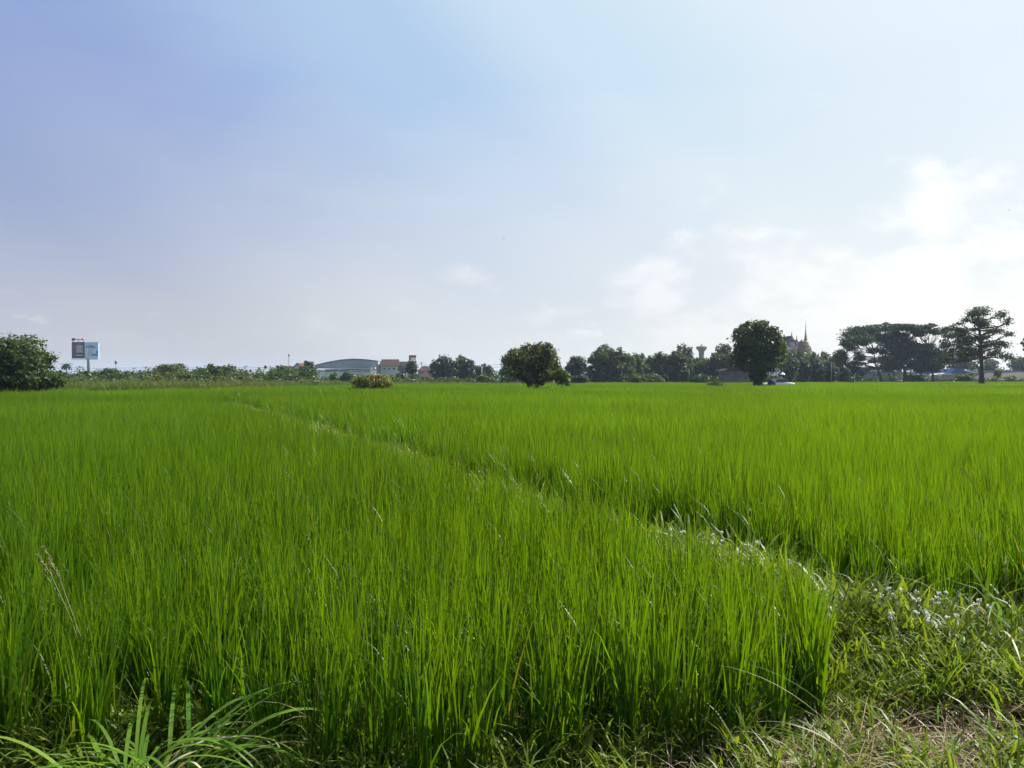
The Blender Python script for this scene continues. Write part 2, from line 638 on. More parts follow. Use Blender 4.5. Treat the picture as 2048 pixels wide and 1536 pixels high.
def grid_pts(x0, x1, y0, y1, step, rs, jit=0.5):
    gx_, gy_ = np.meshgrid(np.arange(x0, x1, step), np.arange(y0, y1, step))
    p = np.stack([gx_.ravel(), gy_.ravel()], -1)
    return p + rs.uniform(-jit * step, jit * step, p.shape)


def in_view(p, margin=2.5):
    return np.abs(p[:, 0]) < 0.76 * p[:, 1] + margin


def wob(x, y):
    return 0.5 * np.sin(x * 0.9 + 1.7 * np.sin(y * 0.43)) + 0.5 * np.sin(y * 0.8 + 1.3 * np.sin(x * 0.37 + 2))


def fine(x, y):
    return np.sin(x * 3.1 + 2 * np.sin(y * 1.3)) * np.sin(y * 2.7 + 2 * np.sin(x * 1.1))


def far_edge(x, y):
    """the end of the paddies, as a distance that grows from left to right"""
    r = x / np.maximum(y, 1)
    return np.interp(r, [-0.75, -0.55, -0.38, -0.26, -0.16, 0.0, 0.2, 0.45, 0.7], [60, 66, 78, 105, 125, 150, 175, 200, 215])


FRONT = lambda x: 3.04 + 0.07 * np.sin(2.3 * x + 0.5) + 0.05 * np.sin(6.1 * x) + 0.30 * np.clip(x, 0, 3)


def left_mask(p):
    x, y = p[:, 0], p[:, 1]
    corner = np.clip((4.6 - y) / 1.2, 0, 1) ** 2 * 0.25
    edge = bund_x(y) - 0.58 + 0.10 * np.sin(3.3 * y) + 0.06 * np.sin(9.1 * y) - corner - 0.32 * (y > 13.5) - 0.30 * np.clip(1 - (y - 3) / 3, 0, 1)
    tuft_gap = (x + 1.42) ** 2 + ((y - 2.95) * 1.15) ** 2 > 0.46 ** 2
    return (x < edge) & (y > FRONT(x)) & tuft_gap


def right_mask(p):
    x, y = p[:, 0], p[:, 1]
    edge = bund_x(y) + 0.62 - 0.04 * np.clip((y - 7) / 4, 0, 1) + 0.42 * (y > 13.5) + 0.09 * np.sin(2.7 * y + 1) + 0.07 * np.sin(7.9 * y)
    front = 4.75 + 0.12 * (x - 2.5) + 0.12 * np.sin(2.9 * x) + 0.07 * np.sin(8.3 * x)
    return (x > edge) & (y > front)


CROSS = 35.0   # a second bund runs across the left paddy here


def cross_gap(p):
    c = CROSS + 0.05 * (p[:, 0] + 13) + 0.4 * np.sin(p[:, 0] * 0.3)
    return (np.abs(p[:, 1] - c) < 1.9) & (p[:, 0] < -12.0)


def make_rice(name, mask, rs, hscale=1.0):
    P, RT, SC, IX = [], [], [], []
    for (y0, y1, step, off, nv, marg) in ((2.4, 13.5, 0.160, 0, len(NEAR_V), 6.0), (13.5, 46, 0.62, len(NEAR_V), len(MID_V), 10.0),
                                          (46, 215, 2.15, len(NEAR_V) + len(MID_V), len(FAR_V), 24.0)):
        w = 0.76 * y1 + marg
        p = grid_pts(-w, w, y0, y1, step, rs, 0.5)
        p = p[(p[:, 1] >= y0) & (p[:, 1] < y1)]
        p = p[in_view(p, marg)]
        p = p[mask(p) & ~cross_gap(p)]
        p = p[p[:, 1] < far_edge(p[:, 0], p[:, 1])]
        if step < 0.2:      # hills that never took
            p = p[~((fine(p[:, 0] * 1.9 + 5, p[:, 1] * 1.9) > 0.55) & (rs.uniform(0, 1, len(p)) < 0.55))]
        if not len(p):
            continue
        n = len(p)
        x, y = p[:, 0], p[:, 1]
        h = hscale * (1.0 + 0.05 * wob(x, y) + 0.06 * fine(x, y)) * rs.uniform(0.88, 1.09, n)
        h *= np.where((x < -11.5) & (y > 36) & (y < 40 + 1.5 * np.sin(x * .7)), 1.16, 1.0)
        if step < 0.2:
            # thin, shorter plants at the open edges of the stand
            h *= rs.uniform(0.90, 1.08, n)
        P.append(np.stack([x, y, lumps(x, y) * (step < 0.2) - 0.01], -1))
        RT.append(np.stack([rs.normal(0, 0.05, n), rs.normal(0, 0.05, n), rs.uniform(0, 6.283, n)], -1))
        wd = rs.uniform(0.9, 1.12, n)
        SC.append(np.stack([wd, wd, h], -1))
        IX.append(off + rs.integers(0, nv, n))
    return scatter(name, np.concatenate(P), np.concatenate(RT), np.concatenate(SC), np.concatenate(IX), NEAR_V + MID_V + FAR_V)


make_rice('rice_crop', left_mask, np.random.default_rng(3))
make_rice('rice_crop', right_mask, np.random.default_rng(4), 1.0)

# ------------------------------------------------------------------ weeds, straw, rough grass
rs = np.random.default_rng(21)
WEED_V = [blade_mesh('weed_clump', WEED, [
    blades(26, 0.09, 0.10, 0.34, 0.012, 4, rs, (5, 45), (20, 95)),
    blades(22, 0.10, 0.04, 0.14, 0.018, 3, rs, (20, 75), (0, 50), z0=0.03),
    blades(16, 0.10, 0.03, 0.10, 0.017, 2, rs, (30, 80), (0, 40), z0=0.11)]) for _ in range(6)]
STRAW_V = [blade_mesh('straw_clump', STRAW, [
    blades(16, 0.16, 0.10, 0.42, 0.0055, 3, rs, (62, 90), (0, 18), z0=0.012),
    blades(7, 0.10, 0.08, 0.30, 0.0050, 4, rs, (30, 70), (20, 70), z0=0.0)]) for _ in range(4)]
ROUGH_V = [blade_mesh('rough_tuft', ROUGH, [blades(70, 0.45, 0.5, 1.25, 0.035, 3, rs, (2, 25), (5, 70))]) for _ in range(4)]


def put(name, p, sources, rs, smin, smax, z=0.0, tilt=0.1):
    n = len(p)
    s = rs.uniform(smin, smax, n)
    rot = np.stack([rs.normal(0, tilt, n), rs.normal(0, tilt, n), rs.uniform(0, 6.283, n)], -1)
    zz = np.full(n, z) + (lumps(p[:, 0], p[:, 1]) + np.exp(-((p[:, 0] - bund_x(p[:, 1])) / 0.45) ** 2) * 0.10 * np.clip(1 - (p[:, 1] - 6) / 6, 0, 1)) * (np.hypot(p[:, 0], p[:, 1] - 3) < 9)
    return scatter(name, np.column_stack([p, zz]), rot, np.stack([s, s, s], -1), rs.integers(0, len(sources), n), sources)


# ground cover in the open corner and along the near bund
p = grid_pts(-6, 9, 2.3, 13, 0.075, rs)
x, y = p[:, 0], p[:, 1]
open_ = ~left_mask(p) & ~right_mask(p) & in_view(p, 4.0)
path = (y < 3.75 + 0.12 * np.sin(3 * x)) & (x < 3.2)
thin = (y > 6.3) & (rs.uniform(0, 1, len(p)) < 0.62)
keep = open_ & ~thin & (~path | (rs.uniform(0, 1, len(p)) < np.where(x < 0.3, 0.07, np.where(x < 2.35, 0.17, 0.55))))
put('weeds', p[keep], WEED_V, rs, 0.6, 1.3)
sel = keep & (y > 3.9) & (rs.uniform(0, 1, len(p)) < 0.09)
put('tall_weeds', p[sel], WEED_V, rs, 1.3, 2.1)
# sparse undergrowth between the front rice stems
p = grid_pts(-5, 3, 3.0, 6, 0.11, rs)
keep = left_mask(p) & in_view(p, 1.0) & (rs.uniform(0, 1, len(p)) < 0.8 * np.clip((4.9 - p[:, 1]) / 1.3, 0, 1))
put('undergrowth', p[keep], WEED_V, rs, 0.6, 1.3)
# bund grass further out and the cross bund
yy = np.repeat(np.linspace(12.5, 40, 260), 2)
p = np.stack([bund_x(yy) + rs.normal(0, 0.28, len(yy)), yy + rs.normal(0, .1, len(yy))], -1)
xc = rs.uniform(-32, -12.5, 420)
p2 = np.stack([xc, CROSS + 0.05 * (xc + 13) + 0.4 * np.sin(xc * 0.3) + rs.normal(0, .4, len(xc))], -1)
put('bund_grass', np.concatenate([p, p2]), WEED_V, rs, 1.0, 1.9, 0.1)
# dead leaves hanging in the rice
DEAD_V = [blade_mesh('dead_leaf', STRAW, [blades(2, 0.06, 0.25, 0.5, 0.007, 6, rs, (5, 50), (20, 90), z0=0.35)]) for _ in range(4)]
p = np.stack([rs.uniform(-9, 9, 1500), 3 + 10 * rs.uniform(0, 1, 1500) ** 1.3], -1)
p = p[in_view(p, 0.5) & (left_mask(p) | right_mask(p))][:230]
put('dead_leaves', p, DEAD_V, rs, 0.5, 0.95)
# dry straw lying on the path
p = grid_pts(-4.5, 4.5, 2.3, 4.3, 0.085, rs)
x, y = p[:, 0], p[:, 1]
den = np.exp(-((x - 1.9) / 0.95) ** 2 - ((y - 3.45) / 0.42) ** 2) * 1.2 + 0.10 * (y < 3.7)
keep = (rs.uniform(0, 1, len(p)) < den) & in_view(p, 1.0)
put('dry_straw', p[keep], STRAW_V, rs, 0.7, 1.25, 0.005)
# straw caught on the bund
yy = rs.uniform(4.0, 13, 60)
p = np.stack([bund_x(yy) + rs.normal(0, 0.25, len(yy)), yy], -1)
put('dry_stalks', p, STRAW_V, rs, 0.7, 1.3, 0.08, 0.35)

# rough grass between the left paddy and the hedgerow, and a thin strip along the far edge
pr = []
for _ in range(5200):
    r = rs.uniform(-0.75, 0.70)
    e = float(far_edge(np.array([r]), np.array([1.0]))[0])
    wdt = np.interp(r, [-0.75, -0.3, -0.1, 0.2, 0.7], [26, 24, 12, 8, 8])
    yv = e + rs.uniform(0, 1) ** 1.2 * wdt
    pr.append((r * yv, yv))
pr = np.array(pr)
n = len(pr)
r = pr[:, 0] / pr[:, 1]
s = rs.uniform(0.55, 1.15, n) * np.interp(r, [-0.7, -0.25, -0.05, 0.2, 0.7], [1.25, 1.25, 0.9, 0.8, 0.75])
scatter('rough_grass', np.column_stack([pr, np.zeros(n)]), np.stack([np.zeros(n), np.zeros(n), rs.uniform(0, 6.28, n)], -1),
        np.stack([s * 1.3, s * 1.3, s], -1), rs.integers(0, 4, n), ROUGH_V)

# ------------------------------------------------------------------ trees
BARK = surf('bark', (0.075, 0.06, 0.048), 0.9, 0.35, 2.0, 0.1, bump=0.4, stretch=(1, 1, 0.25))
LEAF = {
    'dark': leaf_mat('leaf_dark', (0.014, 0.030, 0.010), (0.072, 0.106, 0.028), 0.32, 0.007),
    'mid': leaf_mat('leaf_mid', (0.022, 0.048, 0.012), (0.092, 0.138, 0.034), 0.34, 0.007),
    'olive': leaf_mat('leaf_olive', (0.034, 0.050, 0.014), (0.135, 0.150, 0.044), 0.34, 0.007),
    'pale': leaf_mat('leaf_pale', (0.045, 0.065, 0.022), (0.115, 0.130, 0.052), 0.32, 0.007),
    'blue': leaf_mat('leaf_blue', (0.013, 0.032, 0.018), (0.058, 0.092, 0.040), 0.28, 0.007),
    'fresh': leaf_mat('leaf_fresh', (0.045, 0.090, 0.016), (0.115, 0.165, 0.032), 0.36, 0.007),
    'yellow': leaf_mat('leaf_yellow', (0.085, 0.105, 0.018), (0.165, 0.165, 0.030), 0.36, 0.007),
    'grey': leaf_mat('leaf_grey', (0.024, 0.040, 0.022), (0.078, 0.098, 0.050), 0.32, 0.007),
    'light': leaf_mat('leaf_light', (0.085, 0.115, 0.028), (0.175, 0.190, 0.060), 0.36, 0.007),
    'rust': leaf_mat('leaf_rust', (0.110, 0.075, 0.040), (0.200, 0.135, 0.080), 0.28, 0.007),
}


def leaf_cloud(blobs, density, size, rs, up=0.35, clump=0.30, fill=0.22, flat=1.0):
    """blobs: (centre, (rx, ry, rz)) in metres. Leaves sit in clumps over every blob; returns a mesh"""
    C, NRM, RN = [], [], []
    for c, r in blobs:
        c, r = np.array(c), np.array(r)
        area = 4 * np.pi * ((r[0] * r[1]) ** 1.6 / 3 + (r[0] * r[2]) ** 1.6 / 3 + (r[1] * r[2]) ** 1.6 / 3) ** (1 / 1.6)
        n = max(30, int(area / (size * size * 0.45) * density))
        nc = max(8, int(17 * (1 + r[0] / (size * 30))))
        dv = rs.normal(0, 1, (nc, 3))
        dv /= np.linalg.norm(dv, axis=1)[:, None]
        cc = c + dv * r * rs.uniform(0.60, 1.10, nc)[:, None]
        ctone = rs.uniform(0, 1, nc)
        k = rs.integers(0, nc, n)
        loc = np.clip(rs.normal(0, 1, (n, 3)), -1.7, 1.7) * clump * r * np.array([1, 1, 0.75 * flat])
        pos = cc[k] + loc
        nf = int(n * fill)
        dvf = rs.normal(0, 1, (nf, 3))
        dvf /= np.linalg.norm(dvf, axis=1)[:, None]
        posf = c + dvf * r * (rs.uniform(0, 1, nf) ** 0.4)[:, None] * 0.9
        pp = np.concatenate([pos, posf])
        tone = np.concatenate([np.clip(0.55 * ctone[k] + rs.uniform(0, 0.45, n), 0, 1), rs.uniform(0, 0.6, nf)])
        nr = (pp - c) / r + rs.normal(0, 0.75, pp.shape) + np.array([0, 0, up])
        C.append(pp)
        NRM.append(nr)
        RN.append(tone)
    C, NRM, RN = np.concatenate(C), np.concatenate(NRM), np.concatenate(RN)
    ok = C[:, 2] > 0.15
    C, NRM, RN = C[ok], NRM[ok], RN[ok]
    NRM /= np.linalg.norm(NRM, axis=1)[:, None] + 1e-9
    n = len(C)
    ref = rs.normal(0, 1, (n, 3))
    u = np.cross(NRM, ref)
    u /= np.linalg.norm(u, axis=1)[:, None] + 1e-9
    v = np.cross(NRM, u)
    L = size * rs.uniform(0.55, 1.35, n)[:, None] * 0.75
    Wd = L * rs.uniform(0.45, 0.75, n)[:, None]
    V = np.stack([C - u * L, C + v * Wd + NRM * L * 0.15, C + u * L, C - v * Wd + NRM * L * 0.15], 1).reshape(-1, 3)
    Q = np.arange(n * 4).reshape(-1, 4)
    return np_mesh('crown', V, Q, None, {'rnd': np.repeat(RN, 4)})


def tree(name, label, cat, d, blobs, leaf='mid', trunk=None, px_leaf=3.2, density=1.0, seed=None, group=None, parts=(), depth=0.8,
         limbs=True, clump=0.27, bark=None, fill=0.18, up=0.6, trunk_r=None, flat=1.0):
    """blobs in photograph pixels (px, py, rx, ry) standing at distance d; trunk: list of (px, py) from the foot up, or None"""
    rs = np.random.default_rng(abs(hash((round(blobs[0][0]), round(blobs[0][1]), d))) % 99991 if seed is None else seed)
    k = d / F
    xs_ = [b[0] for b in blobs]
    cx = sum(xs_) / len(xs_) if trunk is None else trunk[0][0]
    root = thing(name, label, cat, (gx(cx, d), d, 0), 0, group)
    wid = max(b[0] + b[2] for b in blobs) - min(b[0] - b[2] for b in blobs)

    def local(px, py, dy=0.0):
        return np.array([(px - cx) * k, dy, gz(py, d)])
    wb = []
    for b in blobs:
        room = max(0.0, wid * 0.5 * k - b[2] * k) * depth
        dy = rs.uniform(-room, room)
        wb.append((local(b[0], b[1], dy), (b[2] * k, max(b[2], b[3]) * k * 0.95, b[3] * k)))
    size = px_leaf * k
    me = leaf_cloud(wb, density, size, rs, clump=clump, fill=fill, up=up, flat=flat)
    cr = link('crown', me, LEAF[leaf], root)
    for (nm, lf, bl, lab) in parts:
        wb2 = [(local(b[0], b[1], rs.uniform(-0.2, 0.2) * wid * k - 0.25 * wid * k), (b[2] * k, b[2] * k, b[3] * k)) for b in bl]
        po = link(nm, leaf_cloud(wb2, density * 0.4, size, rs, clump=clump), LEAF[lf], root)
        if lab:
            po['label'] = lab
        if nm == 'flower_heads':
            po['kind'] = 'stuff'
    # trunk and limbs
    mb = MB()
    if trunk is None:
        topy = sum(b[1] for b in blobs) / len(blobs)
        trunk = [(cx, 0), (cx + rs.uniform(-2, 2), topy)]
        tp = [np.array([0, 0, -0.1]), np.array([0.1 * k, 0, gz(topy, d) * 0.55]), local(trunk[1][0], topy)]
    else:
        tp = [local(*q) for q in trunk]
        tp[0] = np.array([0.0, 0.0, -0.1])
    hgt = tp[-1][2]
    r0 = trunk_r * k if trunk_r else max(0.05, 0.035 * max(hgt, 1.0))
    rad = np.linspace(r0, r0 * 0.36, len(tp))
    rad[0] *= 1.5
    mb.tube(tp, rad, 8)
    if limbs:
        zs = [q_[2] for q_ in tp]
        zlo = max(zs[-1] * 0.42, 0.3) if len(tp) < 4 else zs[1] + 0.25 * (zs[-1] - zs[1])
        for c, r in wb:
            za = min(max(c[2] - 0.35 * np.hypot(c[0], c[1]) - 0.2 * r[2], zlo), zs[-1])
            st = np.array([np.interp(za, zs, [q_[0] for q_ in tp]), np.interp(za, zs, [q_[1] for q_ in tp]), za])
            m1 = st * 0.5 + c * 0.5 + np.array([0, 0, -0.12 * abs(c[0] - st[0])]) + rs.normal(0, 0.04 * wid * k, 3) * np.array([1, 1, 0.5])
            mb.tube([st, m1, c, c + (c - m1) * 0.08], [r0 * 0.42, r0 * 0.26, r0 * 0.12, r0 * 0.04], 5)
            for _ in range(2):
                e = c + rs.normal(0, 0.6, 3) * np.array(r)
                mb.tube([m1, (m1 + e) / 2 + rs.normal(0, 0.03 * wid * k, 3), e], [r0 * 0.2, r0 * 0.12, r0 * 0.04], 4)
    mb.build('trunk', bark or BARK, root, smooth=True)
    return root


def ell(px, top, bot, w, n=9, seed=0, k=0.42, fat=0.0):
    """a rounded crown as overlapping lumps inside a box of photograph pixels"""
    r_ = np.random.default_rng(int(seed * 7919 + px * 13 + top * 7) % 100003)
    hw, hh = w / 2, (bot - top) / 2
    cy_ = (top + bot) / 2
    out = [(px, cy_, hw * 0.62, hh * 0.66)]
    for i in range(n):
        a = 2 * math.pi * (i + r_.uniform(-.3, .3)) / n
        rr = r_.uniform(0.85, 1.16)
        q = k * r_.uniform(0.55, 1.25)
        out.append((px + math.cos(a) * hw * (1 - q) * rr, cy_ - math.sin(a) * hh * (1 - q) * rr * (1.0 if math.sin(a) > 0 else 0.9 + fat), hw * q, hh * q))
    return out


def extra(blobs, n, rx, ry, seed, x0=None, x1=None, y0=None, y1=None, jx=14, jy=7):
    """small ragged tufts strewn round the given lumps"""
    r_ = random.Random(seed)
    out = list(blobs)
    for _ in range(n):
        b = r_.choice(blobs)
        out.append((b[0] + r_.uniform(-1, 1) * (b[2] * .7 + jx * .3), b[1] + r_.uniform(-1, 1) * (b[3] * .8 + jy * .3), rx * r_.uniform(.6, 1.3), ry * r_.uniform(.6, 1.3)))
    return out


# --- the named trees that stand in the open
tree('broad_tree', 'broad dark tree with yellow-green sunlight-tinted young leaves, cut by the left edge of the photo', 'tree', 56,
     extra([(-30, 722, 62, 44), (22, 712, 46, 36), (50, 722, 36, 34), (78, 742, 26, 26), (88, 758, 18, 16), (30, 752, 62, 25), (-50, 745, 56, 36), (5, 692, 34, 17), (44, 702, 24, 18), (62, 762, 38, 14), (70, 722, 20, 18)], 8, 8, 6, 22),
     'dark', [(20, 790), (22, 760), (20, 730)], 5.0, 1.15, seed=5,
     parts=[('sun_painted_young_leaves', 'yellow', [(88, 750, 10, 12), (100, 759, 7, 9), (70, 738, 9, 7), (8, 688, 12, 5), (40, 706, 8, 4), (60, 757, 7, 4)], 'yellow young leaves with sunlight put into their colour')])  # yellow clumps: young growth, with the sunlight on it painted into the colour
tree('round_tree', 'round bushy tree with its foot in the rice, alone near the middle of the field', 'tree', 80,
     extra([(1072, 728, 34, 30), (1040, 722, 24, 22), (1100, 720, 18, 22), (1075, 703, 26, 16), (1032, 738, 18, 16), (1108, 734, 12, 16), (1050, 704, 18, 12), (1090, 698, 13, 12), (1070, 752, 26, 14), (1045, 750, 16, 9), (1092, 748, 18, 12), (1066, 759, 22, 8)], 16, 8, 6, 24),
     'olive', [(1074, 780), (1074, 764), (1073, 745)], 4.4, 0.95, seed=6)
tree('leaning_shrub', 'bright green bush drooping to the rice, right beside the round field tree', 'bush', 78,
     [(1122, 745, 11, 9), (1130, 752, 9, 11), (1133, 764, 6, 8), (1113, 752, 8, 8), (1120, 762, 8, 6)], 'fresh', None, 4.0, 0.9, seed=8)
tree('pale_tree', 'thin grey-green tree showing behind the left side of the round field tree', 'tree', 150,
     [(1016, 712, 9, 9), (1008, 722, 8, 9), (1020, 728, 10, 10), (1012, 742, 12, 12), (1025, 708, 8, 8)], 'grey', None, 3.4, 0.7, seed=9)
tree('dense_tree', 'tall dense dark tree with a short stout trunk, beside the white car', 'tree', 104,
     extra([(1514, 700, 42, 34), (1490, 690, 26, 24), (1540, 690, 24, 26), (1512, 664, 22, 18), (1484, 672, 16, 13), (1540, 668, 16, 14), (1480, 716, 16, 16), (1548, 715, 16, 18), (1515, 732, 34, 16), (1500, 655, 12, 9), (1525, 655, 11, 10), (1515, 752, 16, 12)], 16, 9, 7, 25),
     'dark', [(1516, 775), (1515, 755), (1514, 715)], 3.8, 1.15, seed=10, trunk_r=9,
     parts=[('sun_painted_leaves', 'fresh', [(1556, 690, 8, 18), (1560, 708, 8, 12), (1502, 654, 10, 6), (1558, 722, 7, 10), (1535, 664, 8, 6)], 'lighter leaves with sunlight put into their colour on the right side')])  # sunlight on the right side and top painted as a lighter leaf colour
tree('tall_tree', 'tall open tree with tiered branches and a flared trunk, rightmost whole tree in the field', 'tree', 138,
     extra([(1950, 622, 16, 6), (1966, 621, 10, 6), (1934, 630, 12, 5), (1985, 632, 12, 8), (1925, 640, 10, 5), (1945, 643, 13, 7), (1968, 646, 12, 6), (1995, 646, 9, 6),
      (1919, 656, 13, 6), (1940, 662, 15, 8), (1966, 664, 12, 6), (1990, 661, 13, 6), (1998, 669, 10, 5), (1910, 672, 12, 5), (1930, 680, 18, 8), (1958, 680, 10, 7),
      (1915, 688, 14, 8), (1940, 696, 18, 9), (1972, 688, 12, 6), (1990, 690, 14, 8), (2000, 700, 10, 8), (1918, 704, 14, 8), (1975, 702, 18, 9), (1945, 710, 16, 7), (1996, 714, 12, 8), (1910, 716, 9, 6)], 22, 8, 4, 30),
     'grey', [(1964, 770), (1963, 745), (1963, 715), (1961, 680), (1957, 650), (1954, 626)], 2.5, 0.55, seed=12, trunk_r=4.4, clump=0.46,
     parts=[('lower_leaves', 'fresh', [(1912, 706, 10, 7), (1930, 718, 9, 4), (2000, 713, 8, 5)], 'yellow-green lower foliage')])
# buttressed foot of the tall tree
# --- umbrella-shaped rain trees
tree('umbrella_tree', 'spreading umbrella tree with a leaning forked trunk, leftmost of the three wide ones', 'tree', 200,
     extra([(1715, 668, 24, 9), (1740, 660, 26, 8), (1765, 655, 22, 6), (1700, 682, 18, 9), (1690, 695, 12, 7), (1692, 712, 14, 12), (1700, 730, 16, 14), (1722, 680, 16, 7), (1742, 676, 15, 7), (1765, 672, 16, 7), (1712, 715, 10, 12), (1752, 700, 9, 5), (1735, 722, 9, 6), (1768, 718, 12, 9), (1705, 745, 12, 10)], 16, 9, 4, 25),
     'blue', [(1766, 766), (1758, 745), (1751, 728), (1748, 706)], 2.5, 0.95, seed=13, trunk_r=2.6, clump=0.34, depth=0.6, group='umbrella trees')
tree('umbrella_tree', 'densest of the three wide umbrella trees, in the middle with an upright trunk', 'tree', 205,
     extra([(1775, 655, 26, 6), (1800, 653, 24, 5), (1825, 655, 22, 6), (1790, 668, 20, 8), (1770, 680, 16, 9), (1800, 685, 22, 12), (1785, 700, 24, 14), (1815, 705, 22, 14), (1800, 722, 28, 12), (1840, 663, 16, 6), (1780, 735, 18, 8), (1822, 730, 16, 10)], 14, 9, 4, 23),
     'blue', [(1811, 766), (1810, 745), (1806, 725), (1803, 700)], 2.5, 1.05, seed=14, trunk_r=3.6, clump=0.33, depth=0.6, group='umbrella trees')
tree('umbrella_tree', 'wide umbrella tree with sky gaps under its flat top, nearest the tall open tree', 'tree', 202,
     extra([(1830, 654, 20, 5), (1852, 657, 18, 6), (1872, 663, 16, 7), (1888, 673, 11, 7), (1890, 688, 10, 9), (1845, 702, 20, 12), (1870, 705, 20, 14), (1885, 715, 14, 14), (1850, 722, 24, 12), (1875, 730, 20, 10), (1856, 738, 18, 8), (1845, 668, 10, 4), (1835, 690, 10, 4), (1862, 690, 14, 3)], 14, 9, 4, 23),
     'blue', [(1864, 766), (1866, 750), (1862, 735), (1858, 708)], 2.5, 1.0, seed=15, trunk_r=2.6, clump=0.33, depth=0.6, group='umbrella trees')

